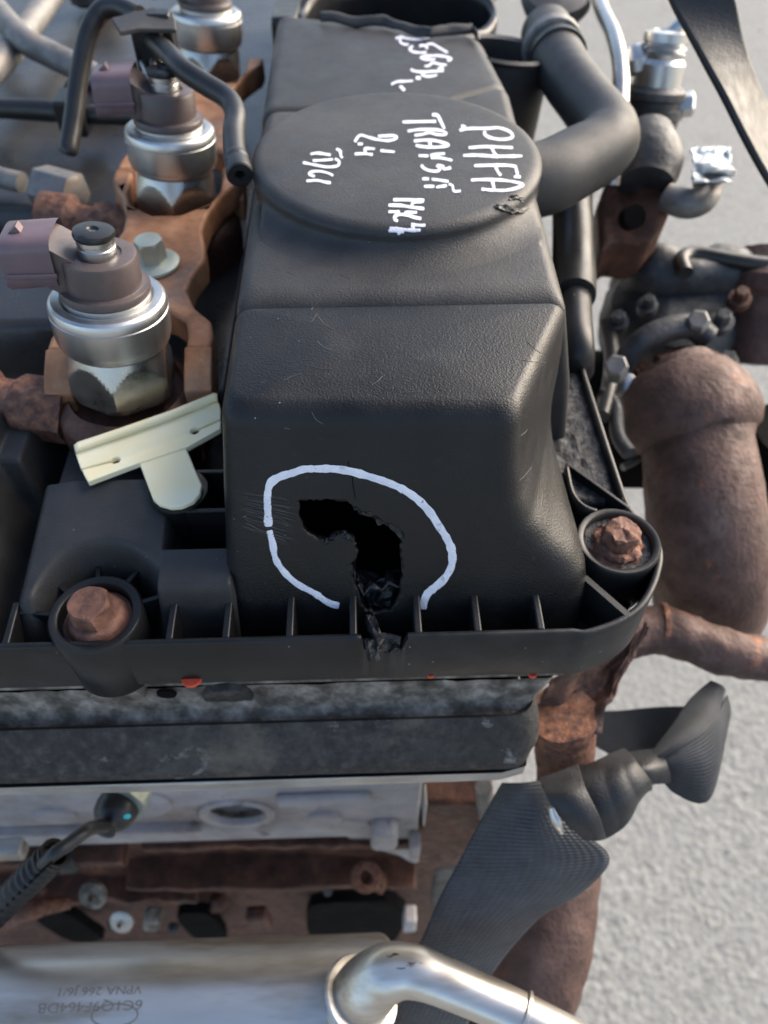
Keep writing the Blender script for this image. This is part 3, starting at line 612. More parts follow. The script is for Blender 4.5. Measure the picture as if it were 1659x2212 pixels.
# ------------------------------------------------------------------ fork clamps
def make_clamp(y0, label, zt=2.75, bolt=True, full=True):
    cx = -7.5; t = thing('injector_clamp', label, 'clamp', (cx, y0, zt-1.4), 'forked clamps between the injectors')
    half = [(2.55, 10.6), (2.5, 9.9), (1.9, 8.7), (1.5, 7.3), (1.42, 6.3), (1.65, 5.2), (1.75, 4.4), (1.45, 3.4), (1.35, 2.6), (1.75, 1.6), (2.35, .9), (2.5, .2), (2.48, -.4)]
    inn = [(1.72, -.4), (1.72, .2), (1.55, .9), (.8, 1.6)]
    inn2 = [(.5, 7.3), (1.5, 8.1), (1.78, 9.0), (1.8, 10.6)]
    rt_ = [(x, y) for x, y in half]+inn; lf = [(-x, y) for x, y in (inn[::-1]+half[::-1])]
    poly = rt_+lf+[(-x, y) for x, y in inn2[::-1]]+inn2
    p3, _ = crom([Vector((cx+x, y0+y, zt)) for x, y in poly]+[Vector((cx+poly[0][0], y0+poly[0][1], zt))], 1, 1)
    mb = MB(); mb.prism(p3[:-1], (0, 0, -1.05)); mb.build('fork_plate', 'rust_orange', t, bevel=.14)
    for s_ in (-1, 1):
        x = cx+s_*2.1; mb = MB()
        pr = [(-.35, zt-.02), (-1.0, zt-.35), (-1.55, zt-.75), (-1.6, zt-1.6), (-.5, zt-1.45), (-.33, zt-1.0)]
        mb.prism([Vector((x-.42, y0+y, z)) for y, z in pr], (.84, 0, 0)); mb.build('fork_prong', 'rust_orange', t, bevel=.1)
    return t
b1 = Vector(at(272, 832, z=1.8)); y0 = b1.y+1.0
make_clamp(y0, 'orange rusted forked clamp plate between the two nearest injectors')
make_clamp(y0+11.2, 'blurred rusted forked clamp behind the second injector')
bc = at(333, 572, z=2.78)
t = thing('clamp_bolt', 'pale green zinc hex bolt and washer on the nearest forked clamp', 'bolt', bc)
mb = MB(); mb.lathe([(.86, 0), (.88, .05), (.86, .12), (.7, .2), (.45, .24)], bc, (0, 0, 1), 48); mb.build('bolt_washer', 'green_zinc', t)
hf = hexrf(.5, .1); mb = MB(); mb.lathe([(1, .15)]+[(1, .2+.75*i/12) for i in range(13)]+[(.7, .98), (1e-5, .98)], bc, (0, 0, 1), 72, rf=lambda a, r, z: min(hf(a), .44+max(0, .95-z)*.5) if r == 1 else r*.4); mb.build('bolt_head', 'green_zinc', t, angle=28)
bc = at(470, 330, z=2.7)

# rusty seats and unions under the injectors
def union(base, label, arm=True):
    t = thing('injector_union', label, 'pipe union', (base.x, base.y, 0))
    mb = MB(); mb.lathe([(2.2, -.8), (2.3, .8), (2.25, 1.3), (2.1, 1.5), (1.75, 1.7), (1.7, 1.3)], (base.x, base.y, 0), n=64); mb.jitter(.06, 1.6); mb.build('rusty_seat', 'rust_dark', t)
    hf = hexrf(1.0, .2); mb = MB(); a = Vector((base.x-1.9, base.y-.3, .95)); d = Vector((-1, .12, .12))
    mb.lathe([(1, 0), (1, 1.4), (.9, 1.5), (.75, 1.7), (.75, 2.2), (1.05, 2.5), (1.05, 3.6)], a, d, 72, rf=lambda a_, r, z: (hf(a_)*1.05 if z < 1.5 else r*1.05)); mb.jitter(.07, 1.5, 4); mb.build('hex_union', 'rust', t, angle=40)
    return t
union(b1, 'dark rusty seat and hex union under the nearest injector')
union(i2b, 'rusty union and seat under the second injector')

# fuel pipe with nut entering the second injector's union
t = thing('fuel_pipe', 'grey corroded fuel pipe with a large hex nut left of the second injector', 'pipe', at(100, 400, z=2))
a = at(168, 428, z=1.6); b = at(48, 395, z=1.8); d = (b-a).normalized(); hf = hexrf(.98, .3)
mb = MB(); mb.lathe([(.8, 0), (1, .08)]+[(1, .1+1.55*i/10) for i in range(11)]+[(.85, 1.75), (.5, 1.8)], a, d, 72, rf=lambda a_, r, z: min(hf(a_), r*1.0) if .05 < z < 1.7 else r*.9); mb.build('hex_nut', 'steel_old', t, angle=30)
mb = MB(); mb.tube([b, b+d*1.5, b+d*3+Vector((0, .6, .1)), b+d*9+Vector((-1, 3, 0))], .42, 20); mb.build('tube', 'steel_old', t)
def pipe_thing(name, label, cat, pts, r, m, parts=()):
    mb = MB(); mb.tube(pts, r, 20); o = mb.build(name, m, None, origin=pts[0]); return tag(o, label, cat)
pipe_thing('fuel_line', 'greyish brown steel fuel line crossing the top left corner from the left edge', 'pipe', [at(-60, -40, z=3.6), at(0, 30, z=3.5), at(50, 85, z=3.4), at(110, 118, z=3), at(175, 150, z=2.6), at(240, 190, z=2)], .62, 'steel_old')
pipe_thing('fuel_line', 'beige steel fuel line slanting up to the right in the top left corner', 'pipe', [at(-60, 190, z=2.8), at(0, 135, z=2.8), at(60, 60, z=2.8), at(120, -20, z=2.8), at(170, -80, z=2.8)], .62, 'steel_old')
mb = MB(); mb.lathe([(.9, 0), (1.3, .2), (1.4, 1.4), (1, 1.9), (1e-5, 1.9)], at(205, 15, z=1.4), (0, .2, 1), 32); tag(mb.build('pressure_sensor', 'iron_dark', None, origin=at(205, 15, z=1.4)), 'black round sensor body behind the hose in the top left corner', 'sensor')

# return hoses
t = thing('return_hose', 'black rubber fuel return hose with open end, clipped on second injector', 'hose', at(330, 130, z=6))
HZ = 6.6
end = at(517, 372, z=5.9)
pts = [end, at(507, 330, z=6.05), at(505, 285, z=6.2), at(508, 245, z=6.35), at(490, 212, z=6.5), at(440, 180, z=6.7), at(395, 150, z=6.9), at(365, 118, z=7), at(325, 82, z=7.1), at(290, 45, z=7.2), at(262, 5, z=7.2), at(240, -40, z=7.2)]
mb = MB(); mb.tube(pts, [.37, .36, .36, .36, .36, .36, .36, .36, .34, .34, .34, .34], 22, cap=False); hs = mb.build('hose_tube', 'rubber', t)
d0 = (Vector(pts[0])-Vector(pts[1])).normalized()
mb = MB(); mb.lathe([(.38, -.75), (.4, -.7), (.4, -.5), (.385, -.45), (.4, -.4), (.4, -.2), (.42, -.1), (.42, .12), (.38, .16), (.17, .16), (.15, .1), (.14, -.5), (1e-5, -.5)], end, d0, 32); mb.build('hose_end', 'rubber', t)
mb = MB(); mb.tube([at(300, 35, z=7.3), at(255, 15, z=7.4), at(218, 25, z=7.2), at(190, 75, z=6.6), at(170, 170, z=5.4), at(158, 260, z=4.3), at(148, 322, z=3.6), at(146, 334, z=3.45)], [.36]*7+[.22], 20); mb.build('blanked_branch', 'rubber', t)
mb = MB(); mb.prism([at(240, 38, z=7.9), at(330, 15, z=7.9), at(378, 40, z=7.7), at(380, 62, z=7.6), at(300, 60, z=7.7), at(258, 68, z=7.75)], (0, 0, -.16)); cl = mb.build('hose_clip', 'plastic_dusty', t, bevel=.04)
mb = MB(); mb.box(at(325, 95, z=6.9), (1.1, .8, 1.6)); mb.box(at(350, 75, z=7.1), (.9, .7, 1.5)); mb.build('clip_body', 'plastic_smooth', t, bevel=.1)
mb = MB(); mb.tube([at(300, 120, z=6.5), at(318, 165, z=6.3), at(322, 190, z=6.1)], .09, 8); mb.tube([at(350, 150, z=6.5), at(352, 190, z=6.1)], .2, 10); mb.tube([at(330, 130, z=6.5), at(332, 188, z=6.1)], .12, 8); mb.build('clip_wire', 'steel', t)
t = thing('breather_tube', 'black tube lying across the left behind the hanging hose end', 'hose', at(150, 240, z=2.5))
mb = MB(); mb.tube([at(-60, 232, z=2.6), at(0, 234, z=2.6), at(90, 238, z=2.6), at(180, 246, z=2.6), at(290, 250, z=2.6)], [.42, .42, .46, .4, .4], 20); mb.build('tube', 'rubber', t)
mb = MB(); mb.box(at(160, 243, z=2.7), (1.2, 1.6, 1.5)); mb.build('tube_clip', 'plastic_smooth', t, bevel=.12); mb = MB(); mb.box(at(165, 200, z=2.0), (.8, .8, 1.0)); mb.build('clip_foot', 'plastic_smooth', t, bevel=.12)
mb = MB(); mb.lathe([(1.5, -1.0), (1.5, .2), (1.3, .4), (1e-5, .45)], at(200, 215, z=1.6), (0, 0, 1), 40); mb.build('tube_mount', 'tan_black', t)

# ------------------------------------------------------------------ yellow clip
t = thing('nylon_clip', 'yellowed T shaped nylon clip with two keyhole slots on the valve cover', 'clip', (cb.x, cb.y, 1.2))
zy = zm(0, 980, 2.592)
def yz(p, z): return at(*zy(p), z=z)
def zz(y): return 1.3+.55*ss(640, 380, y)
oc = [(900, 455), (990, 690), (1030, 725), (1100, 745), (1180, 740), (1250, 710), (1295, 660), (1310, 600), (1290, 560), (1200, 350)]
mb = MB(); mb.prism([yz(p, 1.36) for p in oc], (0, 0, -.16)); mb.build('clip_tab', 'yellow', t, bevel=.04)
def bar(u, v):                               # along the bar, then across it
    a = Vector((485, 395)).lerp(Vector((1415, 60)), u); b = Vector((535, 520)).lerp(Vector((1428, 185)), u)
    return a.lerp(b, v)
zb = lambda v: 1.75-.35*v
up_ = [(487, 400), (510, 380), (800, 285), (1100, 180), (1390, 60), (1415, 65), (1432, 110), (1430, 178), (1330, 222), (1300, 250), (1268, 272), (1235, 262), (1240, 240), (1270, 225), (1295, 232), (1320, 215), (1426, 172)]
holes = []
def keyhole(hx, hy, ex, ey):
    d = Vector((ex-hx, ey-hy)).normalized(); n_ = Vector((-d.y, d.x)); out = [Vector((ex, ey))-n_*3]
    for i in range(13):
        a = R(20)+R(320)*i/12; v = d*math.cos(a)*32-n_*math.sin(a)*20; out.append(Vector((hx, hy))+v)
    return out+[Vector((ex, ey))+n_*3]
kl = keyhole(748, 442, 530, 500); kr = keyhole(1264, 250, 1430, 178)
outline = [Vector((488, 400)), Vector((505, 380)), Vector((800, 283)), Vector((1100, 178)), Vector((1390, 60)), Vector((1415, 64)), Vector((1430, 110))]
ra = kr if (kr[0]-Vector((1430, 110))).length < (kr[-1]-Vector((1430, 110))).length else kr[::-1]
outline += ra+[Vector((1430, 235)), Vector((1210, 358)), Vector((900, 458)), Vector((570, 582)), Vector((540, 530))]
la = kl if (kl[0]-Vector((540, 530))).length < (kl[-1]-Vector((540, 530))).length else kl[::-1]
outline += la+[Vector((520, 490))]
ey_ = lambda p: 1.42+.0022*max(0, (lerp(540, 200, (p.x-500)/930)-p.y))*1.0
mb = MB(); mb.prism([yz(p, ey_(p)) for p in outline], (0, 0, -.2)); mb.build('clip_bar', 'yellow', t, bevel=.03)
mb = MB(); q = [Vector((487, 398)), Vector((510, 378)), Vector((800, 281)), Vector((1100, 176)), Vector((1390, 58)), Vector((1412, 62))]
q3 = [yz(p, ey_(p)) for p in q]; mb.grid(lambda u, v: q3[int(round(u*5))]+Vector((0, .02, .22))*v+Vector((0, .1*v, 0)), 6, 3); mb.build('clip_flange', 'yellow', t, solid=.12)

# ------------------------------------------------------------------ cylinder head
head = thing('cylinder_head', 'oily cast alloy cylinder head below the valve cover', 'cylinder head', (0, 5, -9))
hp_ = [(1478, .55, 1210), (1500, .5, 1195), (1530, .38, 1165), (1548, .2, 1150), (1556, .05, 1150), (1562, -.12, 1160), (1590, -.36, 1168), (1618, -.6, 1172), (1644, -.8, 1170), (1654, -.9, 1163), (1662, -.96, 1158), (1676, -.97, 1152)]
def headloft(rows, name, m, y1=45, cr=.7):
    mb = MB(); cols = []
    rows_ = []
    for v_, Y, xe in rows:
        z = at(600, v_, Y=Y).z; x = at(xe, v_-13, Y=Y).x; r_ = []
        for i in range(60): r_.append(Vector((lerp(-17, x-cr, i/59), Y, z)))
        for i in range(1, 9): a = PI/2*i/8; r_.append(Vector((x-cr+cr*math.sin(a), Y+cr-cr*math.cos(a), z)))
        for i in range(1, 12): r_.append(Vector((x, lerp(Y+cr, y1, i/11), z)))
        rows_.append(r_)
    n = len(rows_[0]); mb.add([p for r_ in rows_ for p in r_], [(i*n+k, i*n+k+1, (i+1)*n+k+1, (i+1)*n+k) for i in range(len(rows_)-1) for k in range(n-1)])
    return mb
m_ = headloft(hp_[:5], '', '', cr=.5)
for i, p in enumerate(m_.v): m_.v[i] = p+Vector((0, -.12*abs(noise.noise(p*1.3)), 0))
m_.build('upper_wall', 'alloy_grime', head, angle=60)
m_ = headloft(hp_[4:], '', '', cr=.8); m_.build('flange_wall', 'alloy_dirty', head, angle=60)
ze = at(600, 1680, Y=-.95).z; ze2 = at(600, 1700, Y=-1.0).z; xr = at(1152, 1665, Y=-.98).x
mb = MB(); mb.prism([(-17, -1.05, ze), (-12, -1.02, ze), (-6, -1.06, ze), (xr-1, -1.0, ze), (xr-.2, -.8, ze), (xr, 0, ze), (xr, 40, ze), (-17, 40, ze)], (0, 0, ze2-ze)); mb.build('machined_edge', 'alloy_edge', head, bevel=.06)
mb = MB(); mb.prism([(-17, .5, -2.1), (5.2, .5, -2.1), (6.5, 1.1, -2.1), (7.3, 2.6, -2.1), (7.1, 5, -2.1), (7.0, 40, -2.1), (-17, 40, -2.1)], (0, 0, -1.0)); mb.build('head_deck', 'alloy_grime', head, bevel=.05)
mb = MB(); mb.prism([(-17, -1.02, ze+.1), (xr-1, -1.0, ze+.1), (xr-.2, -.8, ze+.1), (xr-.02, 0, ze+.1), (xr-.02, 40, ze+.1), (-17, 40, ze+.1)], (0, 0, -.12)); mb.build('gasket_seam', 'black', head)
# cast pads and hole on the upper wall
p = at(255, 1500, Y=.35); mb = MB(); mb.lathe([(1e-5, -.1), (.75, -.1), (.8, .0), (.8, .9)], p, (0, 1, .1), 32); mb.build('cast_pad', 'alloy_grime', head)
p = at(493, 1508, Y=.4); mb = MB(); mb.lathe([(1e-5, -.02), (.72, -.02), (.76, .05), (.76, .5)], p, (0, 1, .15), 32); mb.build('cast_pad', 'alloy_dirty', head)
p = at(360, 1500, Y=.36); mb = MB(); mb.lathe([(1e-5, -.02), (.28, -.02), (.3, .05)], p, (0, 1, .1), 24); mb.build('drain_hole', 'black', head)
for x in (415, 930, 1150):
    p = at(x, 1474 if x < 600 else 1466, Y=.08); mb = MB(); mb.lathe([(1e-5, .0), (.3 if x < 600 else .13, .0), (.3 if x < 600 else .13, .12), (1e-5, .12)], p+Vector((0, .1, .06)), (0, 0, 1), 24); mb.build('orange_gasket_tab', 'orange', head)
# lower casting, set back
low = thing('front_casting', 'pale grey alloy front casting with an open round port below the head', 'casting', (-3, 2, -13))
Yl = 1.5; zA = at(600, 1700, Y=Yl).z; zB = at(600, 1812, Y=Yl).z; xr2 = at(905, 1780, Y=Yl).x
pt = at(512, 1757, Y=Yl)
mb = MB(); mb.prism([(-28, Yl, zA+.8), (xr2, Yl, zA+.8), (xr2, Yl, zB-.4), (at(895, 1870, Y=Yl).x, Yl, at(895, 1870, Y=Yl).z), (at(860, 1840, Y=Yl).x, Yl, at(860, 1850, Y=Yl).z), (at(780, 1800, Y=Yl).x, Yl, at(780, 1830, Y=Yl).z), (at(740, 1800, Y=Yl).x, Yl, zB), (-28, Yl, zB)], (0, 8, 0)); 
lw = mb.build('casting_wall', 'alloy', low, bevel=.2)
c_ = MB().lathe([(1.27, -2), (1.27, 2.6)], pt, (0, 1, 0), 48).build('cutter', 'alloy'); bound_apply(lw, c_)
mb = MB(); mb.lathe([(1.24, .9), (1.27, .05), (1.32, -.1), (1.62, -.14), (1.7, -.06), (1.72, .4)], pt, (0, 1, 0), 56, cap=False); mb.build('port_ring', 'alloy', low)
mb = MB(); mb.lathe([(1.26, .2), (1.25, .7), (1.05, .75), (1.05, 1.7), (.6, 1.8), (.6, 2.3), (1e-5, 2.3)], pt, (0, 1, 0), 48, cap=False); mb.build('port_bore', 'steel_warm', low)
for x, y, r, dd_ in ((300, 1745, 1.35, .25), (660, 1745, .5, .12), (120, 1770, .9, .2), (700, 1775, .8, .2)):
    p = at(x, y, Y=Yl-dd_); mb = MB(); mb.lathe([(r*.9, 0), (r, .1), (r*1.05, .8)], p, (0, 1, 0), 36); mb.jitter(.05, 1.2, x); mb.build('cast_boss', 'alloy', low, bevel=.06)
mb = MB(); a = at(-30, 1795, Y=Yl-.2); b = at(440, 1792, Y=Yl-.2); mb.box(a.lerp(b, .5), ((b-a).length, .5, .35)); mb.build('cast_ridge', 'alloy', low, bevel=.12)
mb = MB(); a = at(600, 1730, Y=Yl-.15); b = at(800, 1722, Y=Yl-.15); mb.box(a.lerp(b, .5), ((b-a).length, .4, .9)); mb.jitter(.1, 1); mb.build('cast_ridge', 'alloy', low, bevel=.15)
p = at(760, 1790, Y=Yl-.1); mb = MB(); mb.lathe([(1.0, 0), (1.1, .2), (1.1, 1.5)], p, (0, 1, 0), 40); mb.jitter(.05, 1); mb.build('cast_lobe', 'alloy', low, bevel=.1)
p = at(830, 1800, Y=Yl-.3); mb = MB(); mb.box(p, (1.3, 1.0, 2.4)); mb.jitter(.12, .9); mb.build('cast_lobe', 'alloy', low, bevel=.3)
p = at(895, 1830, Y=Yl-.4); mb = MB(); mb.box(p, (.5, .8, 2.6)); mb.jitter(.1, 1.1, 3); mb.build('cast_lug', 'alloy', low, bevel=.12)
p = at(885, 1985, Y=-.3); mb = MB(); mb.box(p, (.7, .9, 2.6)); mb.jitter(.08, 1.1, 6); mb.build('cast_lug', 'alloy', low, bevel=.12)

# ------------------------------------------------------------------ engine block
blkt = thing('engine_block', 'brown rusted iron engine block in shadow below the casting', 'engine block', (-4, 5, -20))
Yb = 2.2; z0, z1 = at(600, 1770, Y=Yb).z, at(600, 2200, Y=Yb).z
mb = MB(); mb.grid(lambda u, v: Vector((lerp(-30, 5.5, u), Yb+.35*noise.noise(Vector((u*10, v*5, 0)))+.1*noise.noise(Vector((u*40, v*20, 0))), lerp(z0, z1, v))), 90, 50); mb.build('block_wall', 'rust_dark', blkt, solid=.5)
def ledge(v_, x0, x1, Y, h, d, m, name='block_rail'):
    a = at(x0, v_, Y=Y); b = at(x1, v_-10, Y=Y); mb = MB(); n = 24
    vs = []
    for i in range(n):
        p = a.lerp(b, i/(n-1))
        for dy, dz in ((0, 0), (0, -h), (d, -h), (d, 0)): vs.append(p+Vector((0, dy, dz)))
    mb.add(vs, [(i*4+k, i*4+(k+1) % 4, i*4+4+(k+1) % 4, i*4+4+k) for i in range(n-1) for k in range(4)]+[(0, 1, 2, 3), (n*4-4, n*4-3, n*4-2, n*4-1)]); mb.jitter(.2, 1.0, v_); return mb.build(name, m, blkt, bevel=.1)
ledge(1835, 300, 900, 1.2, .5, 1, 'rust_dark'); ledge(1925, 270, 905, .6, .5, 2, 'rust_dark'); ledge(1955, -60, 420, .7, .7, 2, 'rust_dark'); ledge(1870, -80, 260, .8, 1.1, 2, 'rust_dark')
p = at(790, 1895, Y=.5); mb = MB(); mb.lathe([(.3, .5), (.32, .05), (.42, -.05), (.75, .0), (.8, .6)], p, (0, .3, -1), 32, cap=False); mb.build('bolt_lug', 'rust', blkt)
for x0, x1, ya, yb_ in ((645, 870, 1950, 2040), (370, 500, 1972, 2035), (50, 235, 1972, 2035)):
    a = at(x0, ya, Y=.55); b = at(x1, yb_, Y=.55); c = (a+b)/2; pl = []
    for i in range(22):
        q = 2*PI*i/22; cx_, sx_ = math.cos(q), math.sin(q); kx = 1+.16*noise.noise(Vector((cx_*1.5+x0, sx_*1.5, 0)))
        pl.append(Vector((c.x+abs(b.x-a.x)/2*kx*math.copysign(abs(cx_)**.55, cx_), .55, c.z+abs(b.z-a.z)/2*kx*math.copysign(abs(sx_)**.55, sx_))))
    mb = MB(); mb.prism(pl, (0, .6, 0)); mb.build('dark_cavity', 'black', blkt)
rb = random.Random(21)
for k in range(14):                          # cast lumps and rust scale on the block front
    p = at(rb.uniform(-20, 880), rb.uniform(1840, 2010), Y=rb.uniform(.5, 1.3)); r = rb.uniform(.2, .55)
    mb = MB(); mb.lathe([(1e-5, r*.6), (r*.6, r*.5), (r, 0), (r*1.1, -r)], p, (rb.uniform(-.3, .3), -1, .4), 16); mb.jitter(r*.35, 1.5/r, k); mb.build('cast_lump', rb.choice(('rust_dark', 'rust', 'iron_dark', 'rust_dark')), blkt)
mb = MB(); a = at(560, 1985, Y=.3); mb.box(a, (1.2, .8, 3)); mb.jitter(.06, 1); mb.build('block_web', 'rust_dark', blkt, bevel=.2)
mb = MB(); a = at(330, 1985, Y=.2); mb.box(a, (.9, .9, 2.4), Matrix.Rotation(.3, 3, 'Y')); mb.jitter(.06, 1); mb.build('block_web', 'alloy_grime', blkt, bevel=.2)
for x, y, Y, r, m in ((262, 1992, -.6, .62, 'alloy_edge'), (200, 1935, -.2, .7, 'alloy_grime')):
    p = at(x, y, Y=Y); mb = MB(); mb.lathe([(.14, .3), (.14, .12), (r*.75, .12), (r, .02), (r, -.15)], p, (-.1, -.75, .7), 36, cap=False); mb.build('bolt_washer', m, blkt)
mb = MB(); a = at(15, 1835, Y=.2); mb.box(a, (1.6, .7, 1.1)); mb.jitter(.15, .8, 3); mb.build('cast_lug', 'alloy_edge', blkt, bevel=.15)
mb = MB(); mb.tube([at(-60, 2010, Y=-.8), at(10, 1985, Y=-.6), at(70, 1965, Y=-.3), at(150, 1950, Y=.2)], [.5, .5, .45, .3], 14); mb.jitter(.08, 1.5); mb.build('cast_rib', 'rust', blkt)
# dark assembly at the right end of the block
ds = thing('timing_end', 'dark rusty castings in shadow right of the pale front casting', 'casting', (4.5, 3, -18))
mb = MB(); a = at(985, 1760, Y=1.6); mb.box(a+Vector((0, 2, -.5)), (3.2, 4, 4)); mb.jitter(.15, .8, 2); mb.build('bracket_block', 'rust_dark', ds, bevel=.25)
mb = MB(); mb.box(at(990, 1900, Y=1.9)+Vector((0, 2, -2)), (3, 4, 9)); mb.jitter(.3, .5, 5); mb.build('dark_cover', 'iron_dark', ds, bevel=.4)
mb = MB(); a = at(917, 1740, Y=.3); mb.box(a, (.08, .8, 2.6)); mb.build('gasket_edge', 'alloy_edge', ds)
mb = MB(); mb.tube([at(1045, 1700, Y=1), at(1050, 1760, Y=1), at(1075, 1830, Y=1.5)], .35, 14); mb.build('stub', 'steel_old', ds)

# ------------------------------------------------------------------ sensor cable
sp = at(245, 1758, Y=.0)
t = thing('sensor_cable', 'black sensor cable with rubber boot and corrugated sleeve at lower left', 'cable', sp)
hf = hexrf(1.0, .2); axs = Vector((-.25, -1, .3)).normalized()
mb = MB(); mb.lathe([(1, -.2), (1, .15), (1, .5)], sp+Vector((.42, .8, .0)), axs, 48, rf=lambda a, r, z: min(hf(a), .96)); mb.build('hex_fitting', 'green_zinc', t, angle=28)
mb = MB(); mb.lathe([(.7, -.6), (.79, -.35), (.82, 0), (.76, .38), (.6, .62), (.4, .74), (.38, .84), (.42, .9), (.42, 1.0), (.3, 1.06), (1e-5, 1.08)], sp+Vector((.1, .2, 0)), axs, 44); mb.build('rubber_boot', 'rubber', t)
mb = MB(); mb.lathe([(1e-5, .02), (.1, .012), (.13, 0)], at(275, 1764, Y=-.62), (.35, -1, .35), 20); mb.build('paint_dot', 'cyan', t)
cpath = [sp+Vector((-.05, -.5, .15)), at(195, 1790, Y=-1.2), at(150, 1822, Y=-1.8), at(110, 1850, Y=-2.2), at(60, 1900, Y=-2.6), at(0, 1960, Y=-3.0), at(-70, 2030, Y=-3.3)]
mb = MB(); mb.tube(cpath, .24, 18); mb.build('cable', 'rubber', t)
cp, _ = crom([at(122, 1842, Y=-2.0), at(85, 1878, Y=-2.35), at(40, 1922, Y=-2.7), at(-10, 1972, Y=-3.0), at(-80, 2040, Y=-3.3)], 1, 22)
mb = MB(); rr_ = [.47 if (i//3) % 2 else .56 for i in range(len(cp))]; mb.tube(cp, rr_, 26, cap=False, sm=0); mb.build('corrugated_sleeve', 'plastic_smooth', t, angle=60, solid=.06)
mb = MB(); off = Vector((.1, -.38, .42)); mb.tube([p+off for p in cp[2:]], .045, 6, sm=0); mb.build('sleeve_slit', 'black', t)

# ------------------------------------------------------------------ stainless coolant pipe
PZ = -16.2; pr_ = 2.2
pa = at(0, 2050, z=PZ); PY = -5.85
t = thing('coolant_pipe', 'stained stainless coolant pipe with elbow branch along the bottom edge', 'pipe', (-6, PY, PZ))
xe = at(845, 2030, z=PZ+1).x
mb = MB(); pr = [(pr_, -18), (pr_, xe-.5)]+[(pr_-.5+.5*math.cos(PI/2*i/6), xe-.5+.5*math.sin(PI/2*i/6)) for i in range(1, 7)]+[(1e-5, xe+.05)]
pf = [(pr_, -18+i*.5) for i in range(int((xe-.5+18)/.5))]+pr[1:]
tm = MB().lathe(pf, (0, PY, PZ), (1, 0, 0), 80); tm.build('main_tube', 'steel_pipe', t)
bp_ = [at(770, 2172, z=-14.4), at(788, 2140, z=-13.2), at(832, 2104, z=-12.3), at(890, 2098, z=-11.9), at(960, 2122, z=-11.8), at(1050, 2160, z=-11.9), at(1130, 2196, z=-12), at(1300, 2285, z=-12.2)]
mb = MB(); mb.tube(bp_, [1.14, 1.06, .94, .82, .74, .71, .7, .7], 40, sm=10); mb.build('elbow_branch', 'steel_pipe', t)
mb = MB(); dd = Vector((.55, .25, 1)); mb.lathe([(1.1, -.12), (1.34, -.08), (1.4, 0), (1.34, .1), (1.1, .16)], bp_[0].lerp(bp_[1], .62), dd, 56); mb.build('bead_ring', 'steel_pipe', t)
mb = MB(); dd = (bp_[7]-bp_[5]).normalized(); mb.lathe([(.7, -.1), (.8, -.04), (.8, .06), (.7, .1)], bp_[6], dd, 48); mb.build('bead_ring', 'steel_pipe', t)
# stamped lettering, upside down as seen from here
def stamp(txt, cx, v_, h, wd, name='stamped_lettering'):
    cu = bpy.data.curves.new('txt', 'FONT'); cu.body = txt; cu.size = 1; ob = bpy.data.objects.new('txt', cu); col.objects.link(ob)
    me = bpy.data.meshes.new_from_object(ob.evaluated_get(bpy.context.evaluated_depsgraph_get())); bpy.data.objects.remove(ob)
    xs = [v.co.x for v in me.vertices]; x0, x1 = min(xs), max(xs); mb = MB()
    c = at(cx, v_, z=PZ+2); ang = math.asin(max(-1, min(1, (c.y-PY)/pr_)))
    mb.add([Vector((c.x-((v.co.x-x0)/(x1-x0)-.5)*wd, PY+(pr_+.012)*math.sin(ang-v.co.y*h/pr_), PZ+(pr_+.012)*math.cos(ang-v.co.y*h/pr_))) for v in me.vertices], [tuple(p.vertices) for p in me.polygons])
    bpy.data.meshes.remove(me); mb.build(name, 'etch', t, flat=True)
stamp('VPNA 266 J6/1', 222, 2134, .36, 2.9); stamp('6C1Q9F464DB', 200, 2166, .42, 3.6)
mb = MB(); c = at(245, 2192, z=PZ+2.3)
def ovl(u, v):
    a = u*2*PI; rx, ry = .82-.05*v, .36-.05*v; ang = math.asin((c.y-PY)/pr_)+ry*math.sin(a)/pr_
    return Vector((c.x+rx*math.cos(a), PY+(pr_+.012)*math.sin(ang), PZ+(pr_+.012)*math.cos(ang)))
mb.grid(ovl, 48, 2, cu=True); mb.build('stamped_oval', 'etch', t)

# ------------------------------------------------------------------ exhaust side
ex = thing('exhaust_elbow', 'large purple brown rusted exhaust elbow right of the valve cover', 'exhaust pipe', at(1540, 1250, z=-12))
c1 = at(1495, 925, z=-5.5); 
mb = MB(); mb.tube([c1+Vector((-.6, 2.2, .6)), c1+Vector((0, .2, .3)), at(1505, 960, z=-5.6), at(1520, 1080, z=-6.8), at(1532, 1180, z=-8.5), at(1535, 1270, z=-11), at(1530, 1330, z=-14)], [2.2, 2.45, 2.25, 2.35, 2.5, 2.55, 2.4], 40); mb.jitter(.05, 1); mb.build('elbow_tube', 'rust_pipe', ex)
mb = MB(); mb.lathe([(1e-5, 2.5), (1.2, 2.35), (2.1, 1.9), (2.7, 1.1), (2.98, .2), (3.0, -.4), (2.85, -.9), (2.5, -1.2), (2.1, -1.25)], c1+Vector((-.2, .5, .3)), (-.15, .8, .5), 48); mb.jitter(.08, 1); mb.build('flared_collar', 'rust_pipe', ex)
t2 = thing('exhaust_crosspipe', 'thin rusted pipe running right below the big exhaust elbow', 'exhaust pipe', at(1500, 1400, z=-9))
mb = MB(); mb.tube([at(1300, 1390, z=-9), at(1390, 1365, z=-9), at(1450, 1365, z=-9), at(1540, 1400, z=-9.2), at(1650, 1425, z=-9.4), at(1760, 1440, z=-9.6)], [.9, .92, .95, .9, .85, .85], 24); mb.jitter(.16, 1.2, 2); mb.build('pipe_run', 'rust_pipe', t2)
mb = MB(); mb.lathe([(.9, -.15), (1.05, -.1), (1.05, .1), (.9, .15)], at(1428, 1358, z=-9), (1, -.15, 0), 32); mb.build('weld_ring', 'rust', t2)
